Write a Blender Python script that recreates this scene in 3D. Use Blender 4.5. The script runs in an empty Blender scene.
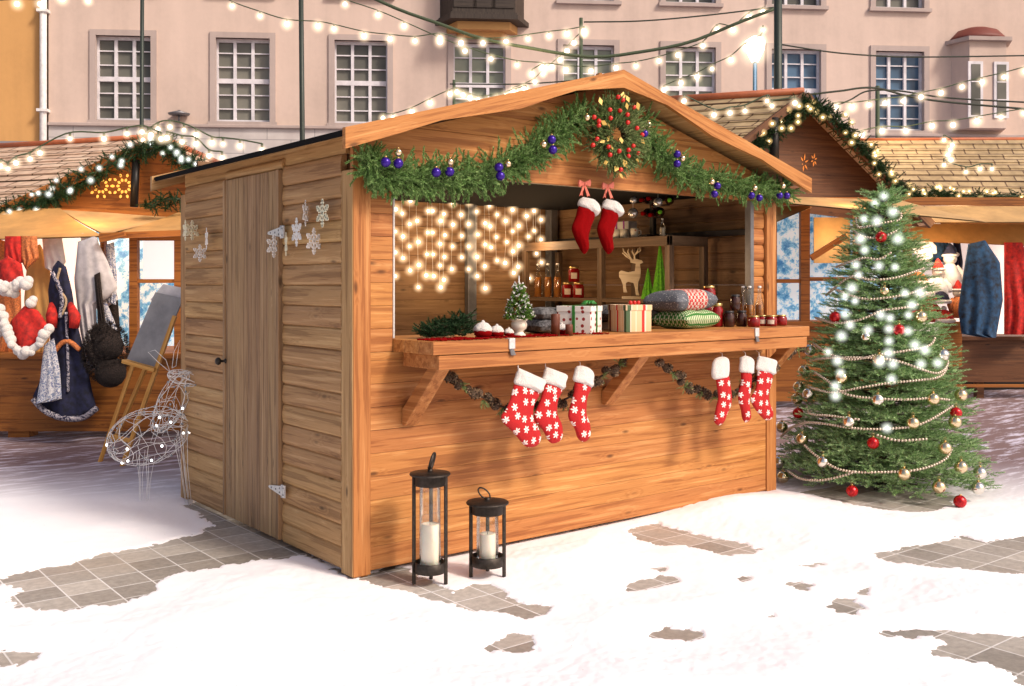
import bpy, math, random
import numpy as np
from math import sin, cos, pi, radians
random.seed(7); RNG = np.random.default_rng(11)
S = bpy.context.scene; COL = S.collection

# ------------------------------------------------------------------ camera model (measured from the photograph)
F, CX, CY = 993.0, 494.0, 285.0
FW = np.array([.6115, .7912, 0.]); FW /= np.linalg.norm(FW)
RT = np.array([FW[1], -FW[0], 0.]); UP = np.array([0, 0, 1.])
CAM = np.array([-2.605, -4.581, 1.55])
def ray(px, py): return FW + RT*(px-CX)/F + UP*(CY-py)/F
def P(px, py, d): return CAM + ray(px, py)*d
def PX(px, py, x): r = ray(px, py); return CAM + r*((x-CAM[0])/r[0])
def PY(px, py, y): r = ray(px, py); return CAM + r*((y-CAM[1])/r[1])
def PZ(px, py, z=0.): r = ray(px, py); return CAM + r*((z-CAM[2])/r[2])

cd = bpy.data.cameras.new('camera'); cam = bpy.data.objects.new('camera', cd); COL.objects.link(cam)
cam.location = CAM; cam.rotation_euler = (pi/2, 0, -math.atan2(FW[0], FW[1]))
cd.sensor_width = 36; cd.lens = F/1024*36; cd.shift_x = 18/1024; cd.shift_y = -58/1024; cd.clip_end = 1000
S.camera = cam
S.view_settings.view_transform = 'Standard'; S.view_settings.look = 'None'; S.view_settings.exposure = 0
S.cycles.transparent_max_bounces = 32; S.cycles.max_bounces = 8; S.cycles.use_denoising = True
S.cycles.sample_clamp_indirect = 4

# ------------------------------------------------------------------ light
SUNV = np.array([-.30, 1., -.92]); SUNV /= np.linalg.norm(SUNV)      # travel direction
el = math.asin(-SUNV[2]); az = math.atan2(-SUNV[0], -SUNV[1])
W = bpy.data.worlds.new('World'); S.world = W; W.use_nodes = True
nt = W.node_tree; sk = nt.nodes.new('ShaderNodeTexSky'); sk.sky_type = 'NISHITA'; sk.sun_disc = False
sk.sun_elevation = el; sk.sun_rotation = az; sk.air_density = 1.0; sk.dust_density = 3.0; sk.ozone_density = .6
bg = nt.nodes['Background']; bg.inputs[1].default_value = .16
wm = nt.nodes.new('ShaderNodeMix'); wm.data_type = 'RGBA'; wm.blend_type = 'MULTIPLY'; wm.inputs[0].default_value = 1.; wm.inputs[7].default_value = (1.17, 1., .90, 1)
nt.links.new(sk.outputs[0], wm.inputs[6]); nt.links.new(wm.outputs[2], bg.inputs[0])
from mathutils import Vector
def light(kind, name, loc, energy, col, **kw):
    l = bpy.data.lights.new(name, kind); l.energy = energy; l.color = col
    for k, v in kw.items(): setattr(l, k, v)
    o = bpy.data.objects.new(name, l); o.location = loc; COL.objects.link(o); return o
sun = light('SUN', 'sun', (3, -8, 9), 2.9, (1, .90, .78), angle=radians(10))
sun.rotation_euler = Vector(SUNV).to_track_quat('-Z', 'Y').to_euler()

# ------------------------------------------------------------------ materials
def s2l(c):
    return tuple((x/12.92 if x <= .04045 else ((x+.055)/1.055)**2.4) for x in (v/255 for v in c)) + (1,)
class NT:
    def __init__(s, name):
        s.m = bpy.data.materials.new(name); s.m.use_nodes = True; s.t = s.m.node_tree
        s.b = s.t.nodes['Principled BSDF']; s.out = s.t.nodes['Material Output']
    def n(s, typ, ins=None, **kw):
        nd = s.t.nodes.new('ShaderNode'+typ)
        for k, v in kw.items(): setattr(nd, k, v)
        for k, v in (ins or {}).items(): s.set(nd.inputs[k], v)
        return nd
    def set(s, sock, v):
        if isinstance(v, bpy.types.NodeSocket): s.t.links.new(v, sock)
        elif isinstance(v, bpy.types.Node): s.t.links.new(v.outputs[0], sock)
        else: sock.default_value = v
    def math(s, op, a, b=0., c=None, clamp=False):
        nd = s.n('Math', operation=op, use_clamp=clamp); s.set(nd.inputs[0], a); s.set(nd.inputs[1], b)
        if c is not None: s.set(nd.inputs[2], c)
        return nd.outputs[0]
    def mix(s, f, a, b, mode='MIX'):
        nd = s.n('Mix', data_type='RGBA', blend_type=mode); s.set(nd.inputs[0], f); s.set(nd.inputs[6], a); s.set(nd.inputs[7], b)
        return nd.outputs[2]
    def ramp(s, f, stops, interp='LINEAR'):
        nd = s.n('ValToRGB'); s.set(nd.inputs[0], f); r = nd.color_ramp; r.interpolation = interp
        while len(r.elements) < len(stops): r.elements.new(.5)
        for e, (p, c) in zip(r.elements, stops): e.position = p; e.color = c if len(c) == 4 else tuple(c)+(1,)
        return nd.outputs[0]
    def bump(s, h, strength=.3, dist=.01):
        nd = s.n('Bump', {'Height': h, 'Strength': strength, 'Distance': dist}); s.set(s.b.inputs['Normal'], nd.outputs[0])
    def objco(s): return s.n('TexCoord').outputs['Object']
def rgba(c): return tuple(c)+(1,) if len(c) == 3 else tuple(c)

def plain(name, col, rough=.6, metal=0., var=.12, scale=30., bump=.15, bd=.004, spec=.5, **kw):
    k = NT(name); c = rgba(col)
    nz = k.n('TexNoise', {'Vector': k.objco(), 'Scale': scale, 'Detail': 5., 'Roughness': .6})
    dark = tuple(x*(1-var*1.6) for x in c[:3])+(1,); lite = tuple(min(1, x*(1+var)) for x in c[:3])+(1,)
    k.set(k.b.inputs['Base Color'], k.ramp(nz.outputs[0], [(.3, dark), (.7, lite)]))
    k.set(k.b.inputs['Roughness'], k.math('MULTIPLY_ADD', nz.outputs[0], .2, rough-.1)); k.b.inputs['Metallic'].default_value = metal
    k.b.inputs['Specular IOR Level'].default_value = spec
    if bump: k.bump(nz.outputs[0], bump, bd)
    for a, v in kw.items(): k.b.inputs[a.replace('_', ' ')].default_value = v
    return k.m

def wood(name, dark, mid, lite, rough=.55, vary=.35, knots=1., fine=.35):
    k = NT(name)
    gc = k.n('Attribute', attribute_name='gc').outputs['Vector']
    rnd = k.n('NewGeometry').outputs['Random Per Island']
    off = k.n('CombineXYZ', {'X': k.math('MULTIPLY', rnd, 71.), 'Y': k.math('MULTIPLY', rnd, 13.), 'Z': 0.})
    v = k.n('VectorMath', {0: gc, 1: off.outputs[0]}, operation='ADD').outputs[0]
    m1 = k.n('Mapping', {'Vector': v, 'Scale': (.8, 19., 19.)})
    n1 = k.n('TexNoise', {'Vector': m1, 'Scale': 1.6, 'Detail': 6., 'Roughness': .6, 'Distortion': .35})
    m2 = k.n('Mapping', {'Vector': v, 'Scale': (2.2, 95., 95.)})
    n2 = k.n('TexNoise', {'Vector': m2, 'Scale': 1., 'Detail': 4., 'Roughness': .7})
    # growth rings bending round the knots
    m3 = k.n('Mapping', {'Vector': v, 'Scale': (3.6, 10., 10.)})
    vo = k.n('TexVoronoi', {'Vector': m3, 'Scale': 1., 'Randomness': 1.}, feature='F1')
    d = vo.outputs['Distance']
    keep = k.math('GREATER_THAN', k.n('SeparateColor', {0: vo.outputs['Color']}).outputs[0], .48)
    kn = k.math('MULTIPLY', k.ramp(d, [(.05, (1, 1, 1)), (.15, (0, 0, 0))]), keep)
    halo = k.math('MULTIPLY', k.ramp(d, [(.1, (1, 1, 1)), (.36, (0, 0, 0))]), keep)
    rings = k.math('SINE', k.math('MULTIPLY', k.math('ADD', n1.outputs[0], k.math('MULTIPLY', halo, .25)), 42.))
    base = k.ramp(k.math('ADD', n1.outputs[0], k.math('MULTIPLY', rings, .045)), [(.32, rgba(dark)), (.5, rgba(mid)), (.70, rgba(lite))])
    c = k.mix(k.math('MULTIPLY', n2.outputs[0], fine), base, tuple(x*.42 for x in dark[:3])+(1,))
    c = k.mix(k.math('MULTIPLY', kn, .85*knots), c, tuple(x*.28 for x in dark[:3])+(1,))
    val = k.math('MULTIPLY_ADD', rnd, vary, 1-vary*.5)
    hs = k.n('HueSaturation', {'Hue': k.math('MULTIPLY_ADD', rnd, .012, .494), 'Saturation': 1., 'Value': val, 'Color': c})
    big = k.n('TexNoise', {'Vector': k.objco(), 'Scale': 1.3, 'Detail': 3.})
    cc = k.mix(k.ramp(big.outputs[0], [(.35, (.14, .14, .14)), (.6, (0, 0, 0))]), hs.outputs[0], tuple(x*.55 for x in mid[:3])+(1,))
    k.set(k.b.inputs['Base Color'], cc)
    k.set(k.b.inputs['Roughness'], k.math('MULTIPLY_ADD', n2.outputs[0], .25, rough-.1))
    k.b.inputs['Specular IOR Level'].default_value = .35
    k.bump(k.math('ADD', k.math('MULTIPLY', n2.outputs[0], .5), n1.outputs[0]), .35, .006)
    return k.m

M = {}
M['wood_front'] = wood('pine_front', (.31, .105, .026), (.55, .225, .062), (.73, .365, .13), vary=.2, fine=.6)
M['wood_side'] = wood('pine_side', (.27, .135, .048), (.50, .283, .115), (.68, .43, .20), vary=.22, fine=.45)  # same pine as the front, with the duller look of shade in its colour
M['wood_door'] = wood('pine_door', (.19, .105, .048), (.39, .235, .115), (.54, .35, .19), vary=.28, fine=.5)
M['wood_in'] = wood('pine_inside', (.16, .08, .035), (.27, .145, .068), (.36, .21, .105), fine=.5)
M['wood_dark'] = wood('stained_shelf', (.10, .062, .035), (.165, .105, .062), (.23, .15, .095), knots=.4)
M['wood_stall'] = wood('stall_timber', (.15, .045, .008), (.32, .11, .02), (.46, .175, .036))
M['wood_stall_dark'] = wood('stall_timber_dark', (.075, .028, .012), (.13, .05, .02), (.19, .08, .032))
M['ply'] = wood('pale_plywood', (.50, .38, .24), (.74, .60, .42), (.84, .72, .54), knots=0, fine=.2)
M['easel'] = wood('easel_wood', (.55, .25, .05), (.75, .38, .09), (.85, .50, .16), knots=.2)
M['felt_black'] = plain('roofing_felt', (.010, .0095, .010), .95, scale=90, bump=.4, spec=.1)
M['metal_grey'] = plain('galvanised_metal', (.20, .20, .215), .45, .6, scale=14)
M['metal_dark'] = plain('dark_frame_metal', (.045, .043, .048), .5, .5, scale=14)
M['metal_black'] = plain('lantern_metal', (.05, .042, .036), .5, .75, var=.25, scale=60)
M['hinge'] = plain('pale_zinc', (.62, .62, .62), .4, .3, scale=60)
M['white'] = plain('white_paint', (.78, .77, .76), .5, scale=9)
M['snowflake'] = plain('snowflake_lacquer', (.95, .94, .92), .4, scale=30)
M['snowflake_gold'] = plain('snowflake_gold_lacquer', (.93, .88, .66), .4, scale=30)
M['rubber'] = plain('black_rubber', (.015, .015, .016), .6)
M['plush'] = plain('white_plush', (.84, .80, .76), .95, scale=160, bump=1., bd=.012, Sheen_Weight=.6)
M['redfelt'] = plain('red_felt', (.20, .001, .002), .95, scale=220, bump=.6, bd=.004, spec=.08)
M['ribbon'] = plain('coral_ribbon', (.78, .20, .14), .45, scale=50)
M['wax'] = plain('ivory_wax', (.86, .80, .68), .35, var=.04, scale=12, Subsurface_Weight=.25)
M['wick'] = plain('wick', (.03, .025, .02), .9)
M['bead'] = plain('pearl_bead', (.62, .52, .42), .25, .35, var=.1, scale=90, bump=0)
M['pearl'] = plain('white_wire', (.90, .90, .90), .35, 0, bump=0)
M['pearl_dot'] = plain('grey_glass_bead', (.30, .33, .36), .12, .3, bump=0)
M['bark'] = plain('bark', (.06, .038, .025), .9, scale=40, bump=.8, bd=.02)
M['ceramic'] = plain('cream_ceramic', (.76, .70, .60), .35, var=.05, scale=8)
M['lid'] = plain('gold_lid', (.60, .42, .16), .3, .8, bump=0)
M['cable'] = plain('dark_cable', (.022, .03, .022), .7)
M['cable_green'] = plain('green_cable', (.05, .075, .04), .7)
M['pole'] = plain('pole_paint', (.030, .042, .034), .5, .2)
M['grey_cloth'] = plain('grey_knit', (.13, .13, .135), .95, var=.5, scale=45, bump=.8, bd=.01)
M['slate'] = plain('blackboard', (.27, .27, .28), .7, var=.18, scale=6)
M['candle_brown'] = plain('brown_wax', (.14, .04, .02), .4)
M['rack'] = plain('rack_iron', (.015, .014, .014), .45, .5)

def gloss(name, col, metal=.0, rough=.12, **kw): return plain(name, col, rough, metal, var=.05, bump=0, **kw)
M['purple'] = gloss('purple_ball', (.035, .008, .26), .4, .22)
M['goldball'] = gloss('champagne_ball', (.80, .66, .42), 1., .12)
M['silverball'] = gloss('silver_ball', (.82, .78, .70), 1., .07)
M['redball'] = plain('red_crackle_ball', (.50, .006, .010), .18, .35, var=.4, scale=70, bump=.5, bd=.004)
M['berry'] = gloss('berry', (.62, .02, .015), 0, .25)
M['yellowleaf'] = plain('gold_leaf', (.62, .42, .10), .5, .2)
M['cone'] = plain('pine_cone_brown', (.12, .075, .045), .85, var=.6, scale=120, bump=.8, bd=.01)
M['cone_pale'] = plain('pine_cone_tip', (.46, .33, .20), .85, var=.4, scale=120)

def glass(name, col=(1, 1, 1), rough=.02, alpha=.16):
    k = NT(name); b = k.b
    tr = k.n('BsdfTransparent', {'Color': rgba(col)}); gl = k.n('BsdfGlossy', {'Color': (1, 1, 1, 1), 'Roughness': rough})
    lw = k.n('LayerWeight', {'Blend': .25}); f = k.math('MULTIPLY_ADD', lw.outputs['Fresnel'], .8, alpha*.3, clamp=True)
    nz = k.n('TexNoise', {'Vector': k.objco(), 'Scale': 8.})
    f = k.math('MULTIPLY', f, k.math('MULTIPLY_ADD', nz.outputs[0], .4, .8))
    mx = k.n('MixShader', {0: f, 1: tr.outputs[0], 2: gl.outputs[0]}); k.set(k.out.inputs[0], mx.outputs[0])
    k.t.nodes.remove(b); return k.m
M['glass'] = glass('clear_glass', (.93, .95, .94))
M['amber'] = glass('amber_glass', (.75, .36, .10), alpha=.3)
M['syrup'] = plain('syrup', (.62, .24, .05), .08, bump=0, Transmission_Weight=.35)
M['jam_red'] = plain('red_jam', (.26, .008, .010), .1, var=.3, bump=0)
M['jam_dark'] = plain('dark_preserve', (.045, .014, .010), .08, var=.3, bump=0)
M['paper'] = plain('paper_label', (.72, .62, .50), .8, var=.15)

def emit(name, col, s, core=None):
    k = NT(name); nz = k.n('TexNoise', {'Vector': k.objco(), 'Scale': 20.})
    k.b.inputs['Base Color'].default_value = rgba(col); k.b.inputs['Emission Color'].default_value = rgba(col)
    k.set(k.b.inputs['Emission Strength'], k.math('MULTIPLY_ADD', nz.outputs[0], s*.2, s*.9))
    k.m.cycles.emission_sampling = 'NONE'; return k.m
def halo(name, col, s, power=3.2):  # bloom round a bulb, put in as a glowing shell that fades outward
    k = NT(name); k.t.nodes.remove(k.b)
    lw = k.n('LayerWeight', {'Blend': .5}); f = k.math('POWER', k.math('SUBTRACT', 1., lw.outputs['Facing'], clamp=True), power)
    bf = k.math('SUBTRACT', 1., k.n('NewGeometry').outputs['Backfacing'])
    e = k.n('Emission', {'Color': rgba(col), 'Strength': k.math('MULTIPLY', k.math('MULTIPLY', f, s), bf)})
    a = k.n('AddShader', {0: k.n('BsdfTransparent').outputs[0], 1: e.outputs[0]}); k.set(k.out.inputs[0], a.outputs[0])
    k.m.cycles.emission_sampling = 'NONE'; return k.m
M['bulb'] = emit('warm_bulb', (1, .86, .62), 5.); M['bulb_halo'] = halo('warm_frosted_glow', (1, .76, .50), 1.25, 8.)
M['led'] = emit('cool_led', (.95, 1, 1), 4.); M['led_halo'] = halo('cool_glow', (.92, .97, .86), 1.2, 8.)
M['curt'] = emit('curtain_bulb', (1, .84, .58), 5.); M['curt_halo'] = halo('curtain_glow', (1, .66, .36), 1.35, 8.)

def needles_mat(name, stops, rough=.6):
    k = NT(name); rnd = k.n('NewGeometry').outputs['Random Per Island']
    nz = k.n('TexNoise', {'Vector': k.objco(), 'Scale': 9., 'Detail': 3.})
    f = k.math('ADD', k.math('MULTIPLY', rnd, .55), k.math('MULTIPLY', nz.outputs[0], .5))
    k.set(k.b.inputs['Base Color'], k.ramp(f, stops)); k.b.inputs['Roughness'].default_value = rough
    k.b.inputs['Specular IOR Level'].default_value = .3
    return k.m
M['fir'] = needles_mat('garland_needles', [(.15, (.035, .10, .02)), (.5, (.15, .29, .075)), (.85, (.34, .50, .19))])
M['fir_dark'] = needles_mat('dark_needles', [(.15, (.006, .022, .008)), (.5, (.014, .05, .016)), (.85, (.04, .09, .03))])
M['fir_tree'] = needles_mat('tree_needles', [(.15, (.08, .18, .05)), (.5, (.27, .46, .17)), (.9, (.60, .75, .44))])
M['fir_olive'] = needles_mat('wreath_needles', [(.15, (.06, .11, .035)), (.5, (.18, .28, .09)), (.85, (.42, .46, .20))])

# ------------------------------------------------------------------ mesh builder (authored in world space, stored in the thing's own frame)
FR = {}
def frame(o): return FR.get(o.name, (np.zeros(3), 0.))
def tolocal(o, v):
    loc, rz = frame(o); v = np.asarray(v, float)-loc; c, s = cos(-rz), sin(-rz)
    return np.stack([v[:, 0]*c-v[:, 1]*s, v[:, 0]*s+v[:, 1]*c, v[:, 2]], 1)
def nrm(v): v = np.asarray(v, float); return v/(np.linalg.norm(v)+1e-12)

class MB:
    def __init__(s): s.v = []; s.f = []; s.g = []; s.mi = []; s.sm = []
    def add(s, vs, fs, g=None, mi=0, sm=False):
        b = len(s.v); s.v += [tuple(map(float, x)) for x in vs]; s.g += [tuple(map(float, x)) for x in (g if g is not None else vs)]
        s.f += [tuple(b+i for i in f) for f in fs]; s.mi += [mi]*len(fs); s.sm += [sm]*len(fs); return s
    def obox(s, o, U, V, Wv, mi=0, grain=0):
        """box from corner o with edge vectors U, V, Wv; grain = index of the edge the grain follows"""
        o, U, V, Wv = [np.asarray(a, float) for a in (o, U, V, Wv)]
        if np.dot(np.cross(U, V), Wv) < 0: o = o+U; U = -U
        L = [np.linalg.norm(U), np.linalg.norm(V), np.linalg.norm(Wv)]; od = [grain]+[i for i in range(3) if i != grain]
        vs, g = [], []
        for c in ((0, 0, 0), (1, 0, 0), (1, 1, 0), (0, 1, 0), (0, 0, 1), (1, 0, 1), (1, 1, 1), (0, 1, 1)):
            vs.append(o+U*c[0]+V*c[1]+Wv*c[2]); q = [c[i]*L[i] for i in range(3)]; g.append([q[i] for i in od])
        return s.add(vs, [(3, 2, 1, 0), (4, 5, 6, 7), (0, 1, 5, 4), (1, 2, 6, 5), (2, 3, 7, 6), (3, 0, 4, 7)], g, mi)
    def box(s, a, b, mi=0, grain=None):
        a, b = np.minimum(a, b).astype(float), np.maximum(a, b).astype(float); d = b-a
        if grain is None: grain = int(np.argmax(d))
        return s.obox(a, (d[0], 0, 0), (0, d[1], 0), (0, 0, d[2]), mi, grain)
    def bar(s, a, b, w, h, mi=0, up=(0, 0, 1)):
        a, b = np.asarray(a, float), np.asarray(b, float); t = nrm(b-a); x = np.cross(t, up)
        if np.linalg.norm(x) < 1e-3: x = np.cross(t, (1, 0, 0))
        x = nrm(x); y = np.cross(x, t)
        return s.obox(a-x*w/2-y*h/2, b-a, x*w, y*h, mi, 0)
    def prism(s, prof, o, U, V, Wv, mi=0, sm=False, grainW=True):
        """profile (u,v) in the U,V frame at o, extruded along Wv"""
        o, U, V, Wv = [np.asarray(a, float) for a in (o, U, V, Wv)]; n = len(prof)
        area = sum(prof[i][0]*prof[(i+1) % n][1]-prof[(i+1) % n][0]*prof[i][1] for i in range(n))
        if (area < 0) != (np.dot(np.cross(U, V), Wv) < 0): prof = prof[::-1]
        L = np.linalg.norm(Wv)
        vs = [o+U*u+V*v for u, v in prof]+[o+U*u+V*v+Wv for u, v in prof]
        g = [((k, u, v) if grainW else (u, v, k)) for k in (0, L) for u, v in prof]
        fs = [tuple(range(n-1, -1, -1)), tuple(range(n, 2*n))]
        b = len(s.v); s.add(vs, fs, g, mi, False)
        s.f += [(b+i, b+(i+1) % n, b+n+(i+1) % n, b+n+i) for i in range(n)]; s.mi += [mi]*n; s.sm += [sm]*n; return s
    def tube(s, pts, r, n=8, mi=0, caps=True, flat=None, sm=True):
        """swept tube; r scalar or per point; flat=(normal vector, per-point radius along it)"""
        pts = [np.asarray(p, float) for p in pts]; m = len(pts); r = [r]*m if np.isscalar(r) else list(r)
        vs, g = [], []; x = None; acc = 0
        for i, p in enumerate(pts):
            t = nrm(pts[min(i+1, m-1)]-pts[max(i-1, 0)])
            if flat is not None: y = nrm(flat[0]); x = nrm(np.cross(y, t))
            else:
                if x is None: x = np.cross(t, (0, 0, 1)); x = np.cross(t, (1, 0, 0)) if np.linalg.norm(x) < .1 else x
                x = nrm(x-t*np.dot(x, t)); y = np.cross(t, x)
            if i: acc += np.linalg.norm(p-pts[i-1])
            ry = r[i] if flat is None else flat[1][i]
            for k in range(n):
                a = 2*pi*k/n; vs.append(p+x*cos(a)*r[i]+y*sin(a)*ry); g.append((acc, k/n*.2, 0))
        fs = [(i*n+k, i*n+(k+1) % n, (i+1)*n+(k+1) % n, (i+1)*n+k) for i in range(m-1) for k in range(n)]
        if flat is not None: fs = [f[::-1] for f in fs] if False else fs
        if caps: fs += [tuple(range(n-1, -1, -1)), tuple((m-1)*n+k for k in range(n))]
        return s.add(vs, fs, g, mi, sm)
    def lathe(s, prof, c, n=20, mi=0, axis=(0, 0, 1), sm=True, fold=0, amp=0., squash=None):
        c = np.asarray(c, float); z = nrm(axis); x = np.cross(z, (0, 1, 0)); x = nrm(x if np.linalg.norm(x) > .1 else np.cross(z, (1, 0, 0))); y = np.cross(z, x)
        vs, m = [], len(prof)
        for r, h in prof:
            for k in range(n):
                a = 2*pi*k/n; rr = r*(1+(amp*sin(fold*a) if fold else 0))
                q = x*cos(a)*rr+y*sin(a)*rr
                if squash is not None: q = q-np.asarray(squash[0])*np.dot(q, squash[0])*(1-squash[1])
                vs.append(c+q+z*h)
        fs = [(i*n+k, i*n+(k+1) % n, (i+1)*n+(k+1) % n, (i+1)*n+k) for i in range(m-1) for k in range(n)]
        fs += [tuple(range(n-1, -1, -1)), tuple((m-1)*n+k for k in range(n))]
        return s.add(vs, fs, None, mi, sm)
    def sphere(s, c, r, n=14, m=9, mi=0, sc=(1, 1, 1)):
        c = np.asarray(c, float); vs = [c+np.array([0, 0, -r*sc[2]])]
        for i in range(1, m):
            t = -pi/2+pi*i/m
            for k in range(n): a = 2*pi*k/n; vs.append(c+r*np.array([cos(t)*cos(a)*sc[0], cos(t)*sin(a)*sc[1], sin(t)*sc[2]]))
        vs.append(c+np.array([0, 0, r*sc[2]])); L = len(vs)-1
        fs = [(0, 1+(k+1) % n, 1+k) for k in range(n)]+[(1+i*n+k, 1+i*n+(k+1) % n, 1+(i+1)*n+(k+1) % n, 1+(i+1)*n+k) for i in range(m-2) for k in range(n)]
        fs += [(L, 1+(m-2)*n+k, 1+(m-2)*n+(k+1) % n) for k in range(n)]
        return s.add(vs, fs, None, mi, True)
    def build(s, name, mats, parent=None, bevel=0, local=False, label=None, seg=2, kind=None, subsurf=0):
        v = np.array(s.v) if s.v else np.zeros((0, 3))
        if parent is not None and not local: v = tolocal(parent, v)
        me = bpy.data.meshes.new(name); me.from_pydata(v.tolist(), [], s.f)
        mats = mats if isinstance(mats, (list, tuple)) else [mats]
        for m in mats: me.materials.append(M[m] if isinstance(m, str) else m)
        me.polygons.foreach_set('material_index', s.mi); me.polygons.foreach_set('use_smooth', s.sm)
        a = me.attributes.new('gc', 'FLOAT_VECTOR', 'POINT'); a.data.foreach_set('vector', np.array(s.g, float).ravel())
        me.update(); o = bpy.data.objects.new(name, me); COL.objects.link(o)
        if parent is not None: o.parent = parent; FR[o.name] = frame(parent)
        if bevel:
            b = o.modifiers.new('bevel', 'BEVEL'); b.width = bevel; b.segments = seg; b.limit_method = 'ANGLE'; b.angle_limit = radians(40)
        if subsurf: q = o.modifiers.new('sub', 'SUBSURF'); q.levels = q.render_levels = subsurf
        if label: o['label'] = label
        if kind: o['kind'] = kind
        return o
def npmesh(name, v, tri, mat, parent=None, kind=None, smooth=False, local=False, mi=None):
    v = np.asarray(v, float)
    if parent is not None and not local: v = tolocal(parent, v)
    me = bpy.data.meshes.new(name); k = tri.shape[1]
    me.vertices.add(len(v)); me.vertices.foreach_set('co', v.ravel()); me.loops.add(tri.size); me.loops.foreach_set('vertex_index', tri.ravel().astype(np.int32))
    me.polygons.add(len(tri)); me.polygons.foreach_set('loop_start', np.arange(0, tri.size, k, dtype=np.int32)); me.polygons.foreach_set('loop_total', np.full(len(tri), k, np.int32))
    me.polygons.foreach_set('use_smooth', np.full(len(tri), smooth))
    mats = mat if isinstance(mat, list) else [mat]
    for m in mats: me.materials.append(M[m] if isinstance(m, str) else m)
    if mi is not None: me.polygons.foreach_set('material_index', mi)
    me.update(); me.validate()
    o = bpy.data.objects.new(name, me); COL.objects.link(o)
    if parent is not None: o.parent = parent; FR[o.name] = frame(parent)
    if kind: o['kind'] = kind
    return o
def thing(name, label, cat, loc=(0, 0, 0), rz=0., group=None):
    o = bpy.data.objects.new(name, None); COL.objects.link(o); o.location = loc; o.rotation_euler = (0, 0, rz); o.empty_display_size = .1
    o['label'] = label; o['category'] = cat
    if group: o['group'] = group
    FR[o.name] = (np.array(loc, float), rz); return o
def tag(o, label, cat, group=None):
    o['label'] = label; o['category'] = cat
    if group: o['group'] = group
    return o
def rebase(o, loc):
    """put a one-mesh thing's origin at its base"""
    loc = Vector([float(x) for x in loc]); o.data.transform(__import__('mathutils').Matrix.Translation(-loc)); o.location = loc; return o
def copy_tree(o, parent=None, loc=None, rz=None, label=None):
    c = o.copy(); COL.objects.link(c); c.parent = parent
    if loc is not None: c.location = loc
    if rz is not None: c.rotation_euler = (0, 0, rz)
    if label: c['label'] = label
    for ch in list(o.children): copy_tree(ch, c)
    return c

# value noise in numpy
def vnoise(x, y, seed=0):
    xi, yi = np.floor(x).astype(int), np.floor(y).astype(int); fx, fy = x-xi, y-yi; fx = fx*fx*(3-2*fx); fy = fy*fy*(3-2*fy)
    def h(a, b):
        q = (a*374761393+b*668265263+seed*974711) & 0xffffffff; q = ((q ^ (q >> 13))*1274126177) & 0xffffffff; return ((q ^ (q >> 16)) & 0xffff)/65535.
    return (h(xi, yi)*(1-fx)+h(xi+1, yi)*fx)*(1-fy)+(h(xi, yi+1)*(1-fx)+h(xi+1, yi+1)*fx)*fy
def fbm(x, y, s=0, o=4): return sum(vnoise(x*2**i, y*2**i, s+i)*.5**i for i in range(o))/sum(.5**i for i in range(o))

# fir needles: many thin triangles set round short stems
def rand_unit(n): v = RNG.normal(size=(n, 3)); return v/np.linalg.norm(v, axis=1, keepdims=True)
def needle_cloud(B, D, L, k, nl, w, ang=.9):
    """B,D,L stems; k needles on each; length nl, width w"""
    B = np.asarray(B); D = np.asarray(D); D = D/np.linalg.norm(D, axis=1, keepdims=True); n = len(B); L = np.broadcast_to(L, (n,))
    t = np.tile((np.arange(k)+.5)/k, n)+RNG.uniform(-.5, .5, n*k)/k; idx = np.repeat(np.arange(n), k)
    o = B[idx]+D[idx]*(t*L[idx])[:, None]
    r = rand_unit(n*k); r -= D[idx]*np.sum(r*D[idx], 1, keepdims=True); r /= np.linalg.norm(r, axis=1, keepdims=True)+1e-9
    a = ang*(1-.45*t)*RNG.uniform(.75, 1.15, n*k); d = D[idx]*np.cos(a)[:, None]+r*np.sin(a)[:, None]
    ll = nl*RNG.uniform(.7, 1.15, n*k)*(1-.25*t); s = np.cross(d, rand_unit(n*k)); s /= np.linalg.norm(s, axis=1, keepdims=True)+1e-9
    tip = o+d*ll[:, None]; V = np.stack([o-s*w/2, o+s*w/2, tip], 1).reshape(-1, 3)
    return V, np.arange(n*k*3).reshape(-1, 3)
def stems_mesh(B, D, L, r):
    """thin three sided stems"""
    B = np.asarray(B); D = np.asarray(D); D = D/np.linalg.norm(D, axis=1, keepdims=True); n = len(B); L = np.broadcast_to(L, (n,))
    x = np.cross(D, [0.3, .2, .93]); x /= np.linalg.norm(x, axis=1, keepdims=True); y = np.cross(D, x); V = []
    for a in (0, 2.1, 4.2): V.append(B+(x*cos(a)+y*sin(a))*r)
    V.append(B+D*L[:, None]); V = np.stack(V, 1).reshape(-1, 3); b = np.arange(n)*4
    T = np.concatenate([np.stack([b, b+1, b+3], 1), np.stack([b+1, b+2, b+3], 1), np.stack([b+2, b, b+3], 1)]); return V, T
def smoothpath(pts, n):
    """Catmull-Rom through pts, n samples"""
    p = np.array(pts, float); p = np.vstack([2*p[0]-p[1], p, 2*p[-1]-p[-2]]); m = len(p)-3; out = []
    for q in np.linspace(0, m-1e-6, n):
        i = int(q); t = q-i; a, b, c, d = p[i:i+4]
        out.append(.5*((2*b)+(-a+c)*t+(2*a-5*b+4*c-d)*t*t+(-a+3*b-3*c+d)*t**3))
    return np.array(out)
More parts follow.
